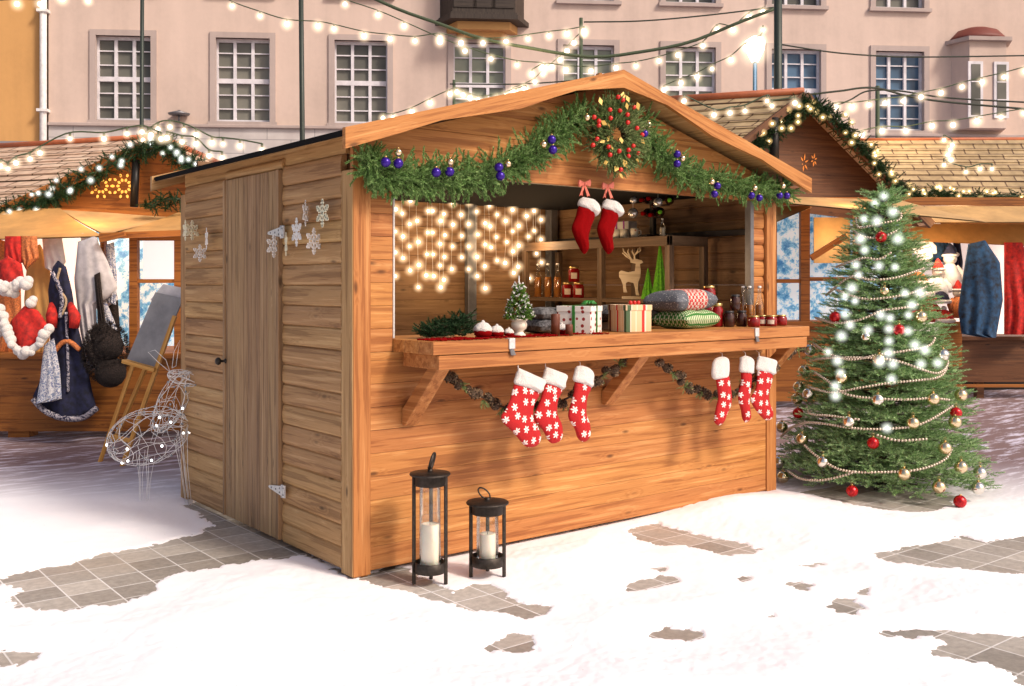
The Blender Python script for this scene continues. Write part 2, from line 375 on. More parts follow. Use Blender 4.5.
# ================================================================== GROUND
k = NT('stone_paving'); oc = k.objco()
br = k.n('TexBrick', {'Vector': oc, 'Scale': 1., 'Color1': (.30, .275, .245, 1), 'Color2': (.52, .485, .44, 1), 'Mortar': (.80, .79, .78, 1), 'Mortar Size': .0045, 'Mortar Smooth': .2, 'Brick Width': .21, 'Row Height': .21})
br.offset = 0.; nz = k.n('TexNoise', {'Vector': oc, 'Scale': 26., 'Detail': 6., 'Roughness': .65}); nb = k.n('TexNoise', {'Vector': oc, 'Scale': 1.1, 'Detail': 2.})
c = k.mix(.5, br.outputs[0], k.ramp(nz.outputs[0], [(.3, (.3, .3, .3)), (.7, (.75, .75, .75))]), 'OVERLAY')
nl_ = k.n('TexNoise', {'Vector': oc, 'Scale': .55, 'Detail': 3.}); c = k.mix(1., c, k.ramp(nl_.outputs[0], [(.35, (.72, .71, .69)), (.65, (1, 1, 1))]), 'MULTIPLY')
k.set(k.b.inputs['Base Color'], c); k.set(k.b.inputs['Roughness'], k.ramp(nb.outputs[0], [(.4, (.35, .35, .35)), (.6, (.7, .7, .7))]))
k.bump(k.math('ADD', k.math('MULTIPLY', br.outputs['Fac'], -1.), k.math('MULTIPLY', nz.outputs[0], .4)), .5, .006); M['paving'] = k.m
g = MB(); g.add([(-90, -60, 0), (110, -60, 0), (110, 140, 0), (-90, 140, 0)], [(0, 1, 2, 3)]); o = g.build('pavement', 'paving', kind='structure')

k = NT('snow'); oc = k.objco()
n1 = k.n('TexNoise', {'Vector': oc, 'Scale': 70., 'Detail': 6., 'Roughness': .7}); n2 = k.n('TexNoise', {'Vector': oc, 'Scale': .9, 'Detail': 4.})
# trodden, greyer snow away between the stalls (distance from the middle of the square)
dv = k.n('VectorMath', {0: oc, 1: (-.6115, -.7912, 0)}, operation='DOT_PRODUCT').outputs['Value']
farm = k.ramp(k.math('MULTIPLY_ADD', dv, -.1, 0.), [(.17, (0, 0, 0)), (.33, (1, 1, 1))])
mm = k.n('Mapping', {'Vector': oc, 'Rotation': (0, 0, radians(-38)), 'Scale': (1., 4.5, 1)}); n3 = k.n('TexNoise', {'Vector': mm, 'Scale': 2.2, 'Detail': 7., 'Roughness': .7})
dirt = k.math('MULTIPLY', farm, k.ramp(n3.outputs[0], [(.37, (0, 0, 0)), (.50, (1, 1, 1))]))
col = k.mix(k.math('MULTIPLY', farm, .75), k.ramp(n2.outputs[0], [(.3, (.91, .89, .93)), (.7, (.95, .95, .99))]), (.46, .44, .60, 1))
col = k.mix(k.math('MULTIPLY', dirt, .9), col, (.15, .085, .075, 1))
gv = k.n('TexVoronoi', {'Vector': oc, 'Scale': 24.}); gs = k.math('MULTIPLY', k.math('LESS_THAN', gv.outputs['Distance'], .055), k.math('GREATER_THAN', k.n('SeparateColor', {0: gv.outputs['Color']}).outputs[0], .72))
col = k.mix(k.math('MULTIPLY', gs, .6), col, (.20, .15, .12, 1))
k.set(k.b.inputs['Base Color'], col); k.b.inputs['Roughness'].default_value = .85; k.b.inputs['Specular IOR Level'].default_value = .2
k.b.inputs['Subsurface Weight'].default_value = 0.
k.bump(k.math('ADD', k.math('MULTIPLY', n1.outputs[0], .35), n3.outputs[0]), .25, .01); M['snow'] = k.m

# bare patches, as outlines on the ground
PATCH = [[(-30, 583), (0, 579), (28, 572), (60, 566), (95, 557), (128, 549), (165, 542), (200, 534), (214, 526), (207, 519), (196, 512), (184, 506), (200, 500), (300, 545), (352, 578), (330, 566), (303, 556), (265, 560), (225, 565), (195, 571), (165, 578), (156, 584), (152, 591), (140, 597), (116, 604), (92, 606), (70, 609), (38, 612), (18, 608), (13, 600), (17, 591), (3, 585), (-30, 592)],
 [(-30, 652), (10, 651), (34, 653), (38, 658), (22, 664), (-30, 666)],
 [(362, 578), (385, 566), (410, 568), (425, 577), (452, 592), (478, 584), (492, 584), (503, 590), (505, 598), (522, 604), (547, 608), (545, 613), (527, 619), (508, 613), (490, 611), (470, 610), (452, 601), (431, 602), (412, 594), (396, 590), (372, 584)],
 [(624, 530), (640, 526), (655, 524), (672, 528), (705, 536), (735, 543), (758, 549), (752, 555), (722, 555), (700, 549), (682, 545), (654, 546), (640, 538)],
 [(624, 587), (640, 580), (662, 575), (675, 577), (673, 583), (650, 587), (628, 592)], [(650, 569), (660, 566), (670, 570), (660, 572)],
 [(868, 557), (890, 550), (915, 547), (935, 542), (950, 541), (963, 537), (985, 541), (1040, 533), (1040, 574), (990, 572), (960, 568), (930, 567), (905, 563), (885, 560)],
 [(826, 606), (836, 600), (852, 601), (863, 607), (855, 614), (838, 614)], [(782, 584), (800, 581), (813, 586), (803, 590)],
 [(652, 636), (668, 629), (690, 628), (706, 634), (700, 640), (676, 642)], [(476, 650), (494, 641), (513, 634), (528, 637), (535, 651), (512, 655)],
 [(886, 634), (902, 629), (925, 628), (950, 631), (1040, 639), (1040, 690), (985, 664), (952, 657), (918, 658), (932, 653), (948, 647), (950, 642), (930, 637), (905, 638)],
 [(857, 590), (868, 588), (872, 592), (862, 594)], [(737, 578), (748, 577), (754, 579), (744, 581)], [(806, 566), (818, 562), (822, 565), (812, 567)], [(764, 617), (772, 615), (771, 619)],
 [(800, 493), (840, 486), (900, 484), (958, 497), (948, 506), (925, 512), (888, 510), (850, 504)]]
def ground(px, py): return PZ(px, max(py, 300))[:2]
PG = [np.array([ground(*p) for p in q]) for q in PATCH]
PG.append(np.array([(.12, .1), (3.45, .1), (3.45, 2.4), (.12, 2.4)]))
def sdist(X, Y, poly):
    d = np.full(X.shape, 1e9); ins = np.zeros(X.shape, bool); n = len(poly)
    for i in range(n):
        a, b = poly[i], poly[(i+1) % n]; e = b-a; wx, wy = X-a[0], Y-a[1]
        t = np.clip((wx*e[0]+wy*e[1])/(e@e+1e-12), 0, 1); d = np.minimum(d, np.hypot(wx-e[0]*t, wy-e[1]*t))
        c1 = (a[1] <= Y) & (b[1] > Y); c2 = (a[1] > Y) & (b[1] <= Y); s = e[0]*wy-e[1]*wx; ins ^= (c1 & (s > 0)) | (c2 & (s < 0))
    return np.where(ins, -d, d)
dep = np.concatenate([np.linspace(.5, 3.3, 8), 3.4*np.exp(np.arange(0, 420)*.0034), np.linspace(14.8, 40, 30)])
rat = np.concatenate([np.linspace(-2.2, -.56, 16), np.arange(-.55, .56, .00195), np.linspace(.57, 2.2, 16)])
DD, RR = np.meshgrid(dep, rat, indexing='ij')
X = CAM[0]+DD*(FW[0]+RT[0]*RR); Y = CAM[1]+DD*(FW[1]+RT[1]*RR)
sd = np.full(X.shape, 1e9)
for q in PG: sd = np.minimum(sd, sdist(X, Y, q))
sd = sd+(fbm(X*9, Y*9, 3, 4)-.5)*.10+(fbm(X*34, Y*34, 9, 3)-.5)*.075
nearp = np.clip((sd-.03)/.55, 0, 1); nearp = nearp*nearp*(3-2*nearp)
H = .006+nearp*(.014+.035*fbm(X*.9, Y*.9, 5, 3))+nearp*.012*(fbm(X*3.5, Y*3.5, 21, 3)-.5)+.0025*(fbm(X*20, Y*20, 31, 3)-.5)
H += .055*np.exp(-(((X-2.95)/.55)**2+((Y+.10)/.22)**2))+.05*np.exp(-(((X+1.6)/.9)**2+((Y-2.4)/.8)**2))
Z = np.minimum(H, sd*.55); Z = np.where(sd < .06, np.minimum(Z, .002+sd*.55), Z); Z = np.maximum(Z, -.03)
nr, nc = X.shape; idx = np.arange(nr*nc).reshape(nr, nc)
Q = np.stack([idx[:-1, :-1], idx[:-1, 1:], idx[1:, 1:], idx[1:, :-1]], -1).reshape(-1, 4)
zq = Z.ravel()[Q].max(1); Q = Q[zq > -.012]
npmesh('snow', np.stack([X, Y, Z], -1).reshape(-1, 3), Q, 'snow', kind='structure', smooth=True)

# ================================================================== HUT
HW, HD = 3.59, 2.5
hut = thing('market_hut', 'brown pine market hut with open serving hatch and curved gable boards', 'market hut')
RS = (2.87-2.33)/1.935; AX = 1.795
def roofz(x): return 2.87-abs(x-AX)*RS
def hboards(mb, x0, x1, z0, z1, y0, th, pitch=.12, mi=0, clip=None, proud=0):
    z = z0
    while z < z1-.01:
        t = min(z+pitch, z1); a, b = z+.0007, t-.0007; xs = [x0, x1, x1, x0]
        if clip:      # trim a board under the roof slopes
            prof = []
            for zz in (a, b): prof.append((max(x0, AX-(clip-zz)/RS), min(x1, AX+(clip-zz)/RS)))
            if prof[1][0] >= prof[1][1]-.02 and prof[0][0] >= prof[0][1]-.02: break
            if prof[1][0] >= prof[1][1]: prof[1] = (AX-.01, AX+.01)
            xs = [prof[0][0], prof[0][1], prof[1][1], prof[1][0]]
        pr = [(xs[0], a), (xs[1], a), (xs[2], b), (xs[3], b)]
        vs = [(u, y0, v) for u, v in pr]+[(u, y0+th, v) for u, v in pr]
        mb.add(vs, [(0, 1, 2, 3), (7, 6, 5, 4), (1, 0, 4, 5), (2, 1, 5, 6), (3, 2, 6, 7), (0, 3, 7, 4)], [(v[0], v[2], v[1]) for v in vs], mi)
        z = t
LOG = [(.004, 0), (.013, .004), (.019, .018), (.021, .05), (.018, .085), (.012, .108), (.003, .1165), (-.02, .1165), (-.02, 0)]
def logs(mb, o, along, out, z0, z1, pitch=.117, mi=0):
    z = z0
    while z < z1-.02:
        kk = min(1, (z1-z)/pitch); mb.prism([(u, v*kk*pitch/.117) for u, v in LOG], np.array(o)+np.array([0, 0, z]), out, (0, 0, 1), along, mi, sm=False); z += pitch
# front
b = MB(); hboards(b, .105, 3.477, .03, 1.19, .002, .03, .124); b.build('front_wall', 'wood_front', hut, bevel=.0016)
b = MB(); hboards(b, .105, .2465, 1.19, 2.15, .004, .03, .124); b.build('front_panel', 'wood_front', hut, bevel=.003)
b = MB(); logs(b, (3.335, .035, 0), (.14, 0, 0), (0, -1, 0), 1.262, 2.16); b.build('front_panel', 'wood_front', hut)
b = MB(); hboards(b, .0, HW, 2.165, 2.9, .0, .032, .124, clip=2.805); b.build('gable_wall', 'wood_front', hut, bevel=.0016)
for (x0, x1, y0, y1) in ((-.006, .103, -.008, .118), (3.479, 3.592, -.008, .11), (0.0, .1, 2.40, 2.506), (3.49, 3.59, 2.4, 2.5)):
    b = MB(); front = y0 < 1
    if x0 < 0: b.box((x0+.004, y0, .012), (x1, y1-.09, 2.16)); b.box((x0, y0+.006, .012), (x0+.03, y1, 2.16), mi=1)
    else: b.box((x0, y0, .012), (x1, y1, 2.16 if front else 2.2), mi=0 if front else 1)
    b.build('corner_post', ['wood_front', 'wood_side'], hut, bevel=.004)
# side with door
b = MB(); logs(b, (.012, .12, 0), (0, .705, 0), (-1, 0, 0), .03, 2.26); logs(b, (.012, 1.665, 0), (0, .735, 0), (-1, 0, 0), .03, 2.26)
logs(b, (.010, .827, 0), (0, .836, 0), (-1, 0, 0), 2.236, 2.30)
b.box((.012, .1, 2.255), (.04, 2.45, 2.345)); b.build('side_wall', 'wood_side', hut)
door = MB(); y = .832
door.box((-.030, .832, .045), (.02, .862, 2.232), grain=2); y = .863
while y < 1.62: door.box((-.022, y+.001, .045), (.02, min(y+.0605, 1.632), 2.232), grain=2); y += .0615
door.box((-.030, 1.632, .045), (.02, 1.662, 2.232), grain=2)
dr = door.build('door', 'wood_door', hut, bevel=.002)
kb = PX(223, 361, -.04); q = MB(); q.lathe([(.017, 0), (.017, .006), (.009, .010), (.009, .035), (.022, .042), (.026, .055), (.018, .068), (.004, .071)], (-.02, kb[1], kb[2]), 16, axis=(-1, 0, 0)); q.build('handle', 'metal_black', dr)
for py in (491, 232):
    c = PX(283 if py > 300 else 282, py, -.03); q = MB(); zz, yy = c[2], c[1]
    q.prism([(-.035, -.036), (.0, -.036), (.0, .036), (-.035, .036)], (-.038, yy, zz), (0, 1, 0), (0, 0, 1), (.008, 0, 0)); q.prism([(0, -.03), (.17, -.008), (.18, 0), (.17, .008), (0, .03)], (-.038, yy+.002, zz), (0, 1, 0), (0, 0, 1), (.007, 0, 0))
    for u, v in ((-.018, .02), (-.018, -.02), (.03, .012), (.03, -.012), (.08, 0), (.14, 0)): q.lathe([(.006, 0), (.004, .003)], (-.038, yy+u, zz+v), 8, mi=1, axis=(-1, 0, 0))
    q.tube([(-.036, yy, zz-.038), (-.036, yy, zz+.038)], .008, 8); q.build('hinge', ['hinge', 'metal_grey'], dr)
# other walls, seen from inside
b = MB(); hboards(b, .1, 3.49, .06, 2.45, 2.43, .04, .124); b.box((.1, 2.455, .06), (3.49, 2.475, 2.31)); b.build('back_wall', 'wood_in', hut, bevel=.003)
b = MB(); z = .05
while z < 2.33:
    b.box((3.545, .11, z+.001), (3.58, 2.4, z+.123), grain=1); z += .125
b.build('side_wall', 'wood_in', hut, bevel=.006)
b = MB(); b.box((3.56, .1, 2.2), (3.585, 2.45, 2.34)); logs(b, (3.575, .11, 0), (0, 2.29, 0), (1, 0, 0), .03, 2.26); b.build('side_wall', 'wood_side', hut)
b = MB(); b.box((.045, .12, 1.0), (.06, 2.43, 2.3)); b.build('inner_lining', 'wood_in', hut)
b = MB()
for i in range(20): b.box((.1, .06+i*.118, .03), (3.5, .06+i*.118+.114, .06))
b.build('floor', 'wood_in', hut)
# roof
b = MB()
for sg in (-1, 1):
    xe = AX+sg*1.935; t = np.array([AX-xe, 0, 2.87-2.33]); 
    b.obox((xe, -.165, 2.30), t, (0, 2.805, 0), (0, 0, .012), 0, 1)      # underside boards
    b.obox((xe-sg*-.004, -.172, 2.3135), t*1.0, (0, 2.82, 0), (0, 0, .018), 1, 1)
    b.box((xe-.006 if sg < 0 else xe-.004, -.14, 2.302), (xe+.004 if sg < 0 else xe+.006, 2.62, 2.333), 1)
b.build('roof', ['wood_side', 'felt_black'], hut)
def barge(y0, y1, name):
    for sg in (-1, 1):
        top, bot, n = [], [], 40
        for i in range(n+1):
            t = i/n; x = AX+sg*1.955*t; zt = 2.885-1.955*t*RS
            th = float(np.interp(t, [0, .07, .2, .3, .42, .55, .7, .85, 1.], [.112, .095, .066, .080, .102, .088, .070, .092, .108]))
            top.append((x, zt)); bot.append((x+sg*0, zt-th))
        b = MB(); n2 = n+1
        vs = [(x, y0, z) for x, z in top]+[(x, y0, z) for x, z in bot]+[(x, y1, z) for x, z in top]+[(x, y1, z) for x, z in bot]
        fs = []
        for i in range(n):
            f = [(i, i+1, n2+i+1, n2+i), (2*n2+i+1, 2*n2+i, 3*n2+i, 3*n2+i+1), (i+1, i, 2*n2+i, 2*n2+i+1), (n2+i, n2+i+1, 3*n2+i+1, 3*n2+i)]
            fs += [q if sg < 0 else q[::-1] for q in f]
        fs += [(0, n2, 3*n2, 2*n2) if sg < 0 else (2*n2, 3*n2, n2, 0), (n, 2*n2+n, 3*n2+n, n2+n) if sg < 0 else (n2+n, 3*n2+n, 2*n2+n, n)]
        gg = [((v[0]-AX)*1.04, v[2]-roofz(v[0]), v[1]) for v in vs]
        b.add([tuple(v) for v in vs], [f[::-1] for f in fs], gg); b.build('barge_board', name, hut)
barge(-.205, -.174, 'wood_front'); barge(2.65, 2.68, 'wood_side')
# dark frame inside
b = MB(); b.box((.26, 2.385, 2.27), (3.5, 2.425, 2.36)); b.build('ceiling_beam', 'metal_dark', hut, bevel=.003)
b = MB(); b.box((.1, .05, 2.17), (3.5, .09, 2.235)); b.build('ceiling_beam', 'metal_dark', hut, bevel=.003)
for px in (470.5,):
    p = PY(px, 285, 2.40); b = MB(); b.box((p[0]-.045, 2.37, .06), (p[0]+.045, 2.425, 2.27)); b.build('metal_stud', 'metal_grey', hut, bevel=.004)
b = MB(); b.box((3.41, 2.34, .06), (3.49, 2.425, 2.27)); b.build('metal_stud', 'metal_grey', hut, bevel=.004)
b = MB(); b.box((3.295, -.004, 1.262), (3.333, .05, 2.163)); b.build('metal_stud', 'metal_grey', hut, bevel=.003)
b = MB(); b.box((.2475, .0, 1.262), (.258, .04, 2.163)); b.build('metal_stud', 'hinge', hut, bevel=.002)
b = MB(); b.box((3.5, .1, 1.93), (3.54, 2.4, 1.975)); b.build('wall_rail', 'metal_dark', hut, bevel=.003)
b = MB(); b.box((.06, .09, 2.245), (3.54, 2.385, 2.26)) ; b.build('ceiling_board', 'felt_black', hut)
# counter
b = MB()
for i in range(5): b.box((.25, -.38+i*.136, 1.190), (3.47, -.38+i*.136+.134, 1.258), grain=0)
ct = b.build('counter', 'wood_front', hut, bevel=.004)
b = MB(); b.box((.29, -.372, 1.112), (3.45, -.03, 1.186), grain=0); b.build('folded_shutter', 'wood_front', hut, bevel=.004)
for px, py in ((512, 346), (757, 334)):
    p = PY(px, py, -.385); b = MB(); b.box((p[0]-.020, -.389, 1.205), (p[0]+.020, -.3805, 1.2615)); b.prism([(-.016, 0), (.012, 0), (.026, -.034), (-.006, -.034)], (p[0], -.3885, 1.203), (1, 0, 0), (0, 0, 1), (0, .012, 0), mi=1); b.box((p[0]-.020, -.3803, 1.2585), (p[0]+.020, -.35, 1.2613))
    b.build('latch', ['hinge', 'metal_grey'], hut, bevel=.002)
for x in (.30, 1.80, 3.30):
    b = MB(); b.prism([(-.34, 1.112), (-.25, 1.112), (-.003, .875), (-.003, .79), (-.034, .79)], (x, 0, 0), (0, 1, 0), (0, 0, 1), (.085, 0, 0), grainW=False)
    b.build('bracket', 'wood_front', hut, bevel=.004)
for x, y in ((.03, .02), (3.5, .05), (.04, 2.4), (1.1, .06), (1.2, .06), (2.3, .06), (2.42, .06)):
    b = MB(); b.box((x, y, -.01), (x+.07, y+.07, .03)); b.build('foot', 'wood_front' if x < .05 else 'metal_dark', hut)

# ------------------------------------------------------------------ shelf rack inside
rack = thing('shelf_rack', 'dark timber shelf rack standing along the inner wall of the hut', 'shelf', (3.25, 1.4, .06))
X0, X1, Y0, Y1, ZT = 3.03, 3.47, .54, 2.3, 1.925
b = MB(); b.box((X0, Y0, ZT-.075), (X0+.03, Y1, ZT)); b.box((X0, Y0, ZT-.076), (X1, Y0+.03, ZT+.001), grain=0); b.box((X0+.03, Y0+.03, ZT-.03), (X1, Y1, ZT-.005), grain=1); b.build('top_shelf', 'wood_dark', rack, bevel=.003)
for y in (Y0, 1.28, Y1-.05):
    for x in (X0-.002, X1-.05):
        b = MB(); b.box((x, y-.001, .06), (x+.05, y+.05, ZT-.075)); b.build('post', 'wood_dark', rack, bevel=.003)
for zz in (1.44, 1.0, .5):
    b = MB(); b.box((X0+.004, Y0+.04, zz-.03), (X1-.01, Y1-.04, zz)); b.build('shelf', 'wood_dark', rack, bevel=.002)
# ================================================================== DECORATION ON THE HUT
def garland(name, label, cat, pts, nst, slen, rad, mat, loc, group=None, k=130, nl=.019, w=.0048):
    g = thing(name, label, cat, loc, group=group)
    path = smoothpath(pts, 400); i = RNG.integers(0, 399, nst); B = path[i]; T = path[i+1]-path[i]; T /= np.linalg.norm(T, axis=1, keepdims=True)
    r = rand_unit(nst); r[:, 1] = r[:, 1]*.6-.12; r[:, 2] *= 1.15;  D = r*.9+T*RNG.uniform(.2, .75, nst)[:, None]*RNG.choice([1., 1., 1., -.35], nst)[:, None]; D[:, 2] -= .15
    L = slen*RNG.uniform(.75, 1.15, nst); B = B+rand_unit(nst)*rad*.45
    V, Tq = needle_cloud(B, D, L, k, nl, w, 1.05); V[:, 1] = np.where(V[:, 1] > -.004, -.004-np.abs(V[:, 1])*.2, V[:, 1])
    npmesh('foliage', V, Tq, mat, g)
    V, Tq = stems_mesh(B, D, L, .0028); npmesh('twig', V, Tq, 'bark', g)
    b = MB(); b.tube(path[::8], .008, 6); b.build('core_wire', 'cable_green', g); return g
GP = [(366, 161), (380, 172), (410, 178), (450, 178), (490, 172), (525, 155), (555, 135), (588, 112)]
G1 = [PY(x, y, -.085) for x, y in GP]
gl1 = garland('fir_garland', 'long green fir garland with violet balls swagged from wreath to door side corner', 'garland', G1, 1000, .125, .10, 'fir', G1[3], 'fir garlands on the gable')
GP2 = [(640, 120), (655, 150), (678, 168), (705, 180), (735, 186), (765, 189), (787, 190)]
G2 = [PY(x, y, -.085) for x, y in GP2]
gl2 = garland('fir_garland', 'shorter green fir garland with violet balls running from wreath to counter corner post', 'garland', G2, 700, .12, .10, 'fir', G2[3], 'fir garlands on the gable')
def z340(x, y): return 340+x/3.431, 60+y/3.431
def z560(x, y): return 560+x/3.431, 60+y/3.431
def ballpart(parent, px, py, y, r, mat):
    c = PY(px, py, y); b = MB(); b.sphere(c, r, 16, 10); b.lathe([(r*.28, 0), (r*.28, r*.3), (r*.1, r*.32)], c+np.array([0, 0, r*.93]), 8, mi=1); b.build('ball', [mat, 'lid'], parent)
for x, y in ((157, 351), (200, 355), (330, 386), (376, 383), (545, 368), (550, 398), (726, 273), (730, 308)): ballpart(gl1, *z340(x, y), -.20, .0265, 'purple')
for x, y in ((200, 317), (378, 350), (576, 357), (698, 290), (847, 198)): ballpart(gl1, *z340(x, y), -.205, .021, 'goldball')
for x, y in ((402, 323), (402, 356), (540, 432), (530, 460), (657, 465), (684, 473), (754, 465), (778, 466), (290, 252)): ballpart(gl2, *z560(x, y), -.20, .025, 'purple')
for x, y in ((420, 338), (521, 418), (668, 440), (765, 433), (303, 222)): ballpart(gl2, *z560(x, y), -.205, .021, 'goldball')
# wreath
wc = PY(614.5, 135, -.13); wr = thing('wreath', 'round wreath with red berries and golden leaves under the roof peak', 'wreath', wc)
n = 900; a = RNG.uniform(0, 2*pi, n); R0 = RNG.uniform(.045, .19, n); B = wc+np.stack([np.cos(a)*R0, RNG.uniform(-.05, .02, n), np.sin(a)*R0], 1)
D = np.stack([np.cos(a), RNG.uniform(-.8, -.05, n), np.sin(a)], 1)+rand_unit(n)*.45
V, T = needle_cloud(B, D, 0.10*RNG.uniform(.7, 1.1, n), 70, .017, .0045, .85); npmesh('foliage', V, T, 'fir_olive', wr)
V, T = stems_mesh(B, D, np.full(n, .07), .003); npmesh('twig', V, T, 'bark', wr)
b = MB(); b.tube([wc+np.array([cos(t)*.1, .0, sin(t)*.1]) for t in np.linspace(0, 2*pi, 30)], .03, 8); b.build('ring', 'bark', wr)
for x, y in ((275, 97), (302, 115), (228, 170), (285, 175), (365, 155), (328, 198), (138, 212), (165, 235), (232, 218), (165, 260), (330, 243), (383, 275), (412, 313), (155, 337), (131, 372), (220, 382), (281, 406), (229, 427), (335, 400), (361, 377), (389, 419), (334, 435), (290, 512)):
    c = PY(570+x/5.71, 80+y/5.71, -.215); b = MB(); b.sphere(c, .0148, 12, 8); b.tube([c, c+np.array([0, .05, -.01])], .0015, 4, mi=1); b.build('berry', ['berry', 'bark'], wr)
for x, y in ((175, 122), (330, 108), (303, 90), (325, 150), (388, 150), (195, 245), (220, 255), (218, 335), (185, 352), (293, 345), (415, 350), (240, 385), (205, 470), (315, 478), (385, 457), (290, 545), (265, 505)):
    c = PY(570+x/5.71, 80+y/5.71, -.21); u = nrm(RNG.normal(size=3)*[1, .35, 1]); v = nrm(np.cross(u, [0, 1, 0])+np.array([0, .3, 0])); s_ = random.uniform(.022, .036)
    b = MB(); q = [c-u*s_, c-v*s_*.55+u*s_*.2, c+u*s_, c+v*s_*.6]; nn = np.cross(u, v)*.0015
    b.add(q+[p+nn for p in q], [(3, 2, 1, 0), (4, 5, 6, 7), (0, 1, 5, 4), (1, 2, 6, 5), (2, 3, 7, 6), (3, 0, 4, 7)]); b.build('leaf', 'yellowleaf', wr)

# stockings
k = NT('snowflake_knit'); gc = k.n('Attribute', attribute_name='gc').outputs['Vector']
mp = k.n('Mapping', {'Vector': gc, 'Scale': (14.5, 14.5, 0.)}); mp.inputs['Location'].default_value = (.3, .2, 0)
vo = k.n('TexVoronoi', {'Vector': mp, 'Scale': 1., 'Randomness': .42}, voronoi_dimensions='2D', feature='F1')
dl = k.n('VectorMath', {0: mp.outputs[0], 1: vo.outputs['Position']}, operation='SUBTRACT').outputs[0]
sp = k.n('SeparateXYZ', {0: dl}); ang = k.math('ARCTAN2', sp.outputs[1], sp.outputs[0])
rr = k.math('MULTIPLY_ADD', k.math('ABSOLUTE', k.math('COSINE', k.math('MULTIPLY_ADD', ang, 3., .6))), .25, .07)
fl = k.math('MULTIPLY', k.math('LESS_THAN', vo.outputs['Distance'], rr), k.math('GREATER_THAN', vo.outputs['Distance'], .035))
nz = k.n('TexNoise', {'Vector': k.objco(), 'Scale': 260., 'Detail': 3.})
k.set(k.b.inputs['Base Color'], k.mix(fl, k.ramp(nz.outputs[0], [(.3, (.33, .003, .005)), (.7, (.50, .006, .008))]), (.84, .74, .70, 1))); k.b.inputs['Roughness'].default_value = .85
k.bump(k.math('ADD', nz.outputs[0], k.math('MULTIPLY', fl, .5)), .5, .004); M['knit'] = k.m
def puffed(b, pts, y0, th, N=30, K=18, tilt=0., mi=0):
    """rounded cloth shape from an outline of photo points lying in the plane y = y0"""
    pts = np.array(pts, float); c_ = smoothpath(list(pts)+[pts[0]], 160)[:-1]; q = np.array([PY(x, y, y0) for x, y in c_]); X_, Z_ = q[:, 0], q[:, 2]
    z0, z1 = Z_.min(), Z_.max(); vs, gg = [], []
    def span(z):
        xs = []; n = len(X_)
        for i in range(n):
            j = (i+1) % n
            if (Z_[i] <= z < Z_[j]) or (Z_[j] <= z < Z_[i]): xs.append(X_[i]+(X_[j]-X_[i])*(z-Z_[i])/(Z_[j]-Z_[i]))
        return (min(xs), max(xs)) if len(xs) >= 2 else None
    rows = []
    for i in range(N+1):
        t = .5-.5*cos(pi*(.02+.96*i/N)); z = z0+(z1-z0)*t; sp_ = span(z)
        if sp_: rows.append((z, *sp_))
    for s_ in (-1, 1):
        for z, x0, x1 in rows:
            hw = (x1-x0)/2; e = min(1, math.sqrt(max(0, min(z-z0, z1-z)/(.10*(z1-z0)+1e-6)))); t_ = min(th, hw*.85)*e
            for j in range(K+1):
                u = -cos(pi*j/K); x = (x0+x1)/2+u*hw; wr = 1+.06*sin(23*z+9*u)+.04*sin(61*z-14*u)
                vs.append((x, y0+tilt*(x-X_.mean())+s_*t_*math.sqrt(max(0, 1-u*u))*wr, z)); gg.append((x*1.05, z, 0))
    R_ = len(rows); Q_ = R_*(K+1); fs = []
    for i in range(R_-1):
        for j in range(K): p = i*(K+1)+j; fs += [(p, p+1, p+K+2, p+K+1), (Q_+p, Q_+p+K+1, Q_+p+K+2, Q_+p+1)]
    fs += [tuple(range(K, -1, -1))+tuple(Q_+j for j in range(1, K))] if False else []
    b.add(vs, fs, gg, mi, True); return np.array([X_[np.argmax(Z_)], y0, z1])
def stocking(lab, body, cuff, cv, y0, mat, grp, th=.03, tilt=0.):
    bp, cp_ = [cv(*q) for q in body], [cv(*q) for q in cuff]; ly = max(q[1] for q in bp)
    g = thing('christmas_stocking', lab, 'stocking', PY(np.mean([q[0] for q in bp]), ly, y0), group=grp)
    b = MB(); puffed(b, bp, y0, th, tilt=tilt); b.build('foot_and_leg', mat, g)
    b = MB(); top = puffed(b, cp_, y0-.002, th*1.25, tilt=tilt, N=20); b.build('cuff', 'plush', g); return g, top
def z480(x, y): return 480+x/6.236, 350+y/6.236
def z380(x, y): return 380+x/2.327, 320+y/2.327
def z520(x, y): return 520+x/4.157, 180+y/4.157
GR = 'red stockings with white snowflakes hanging under the counter'; HC = -.335
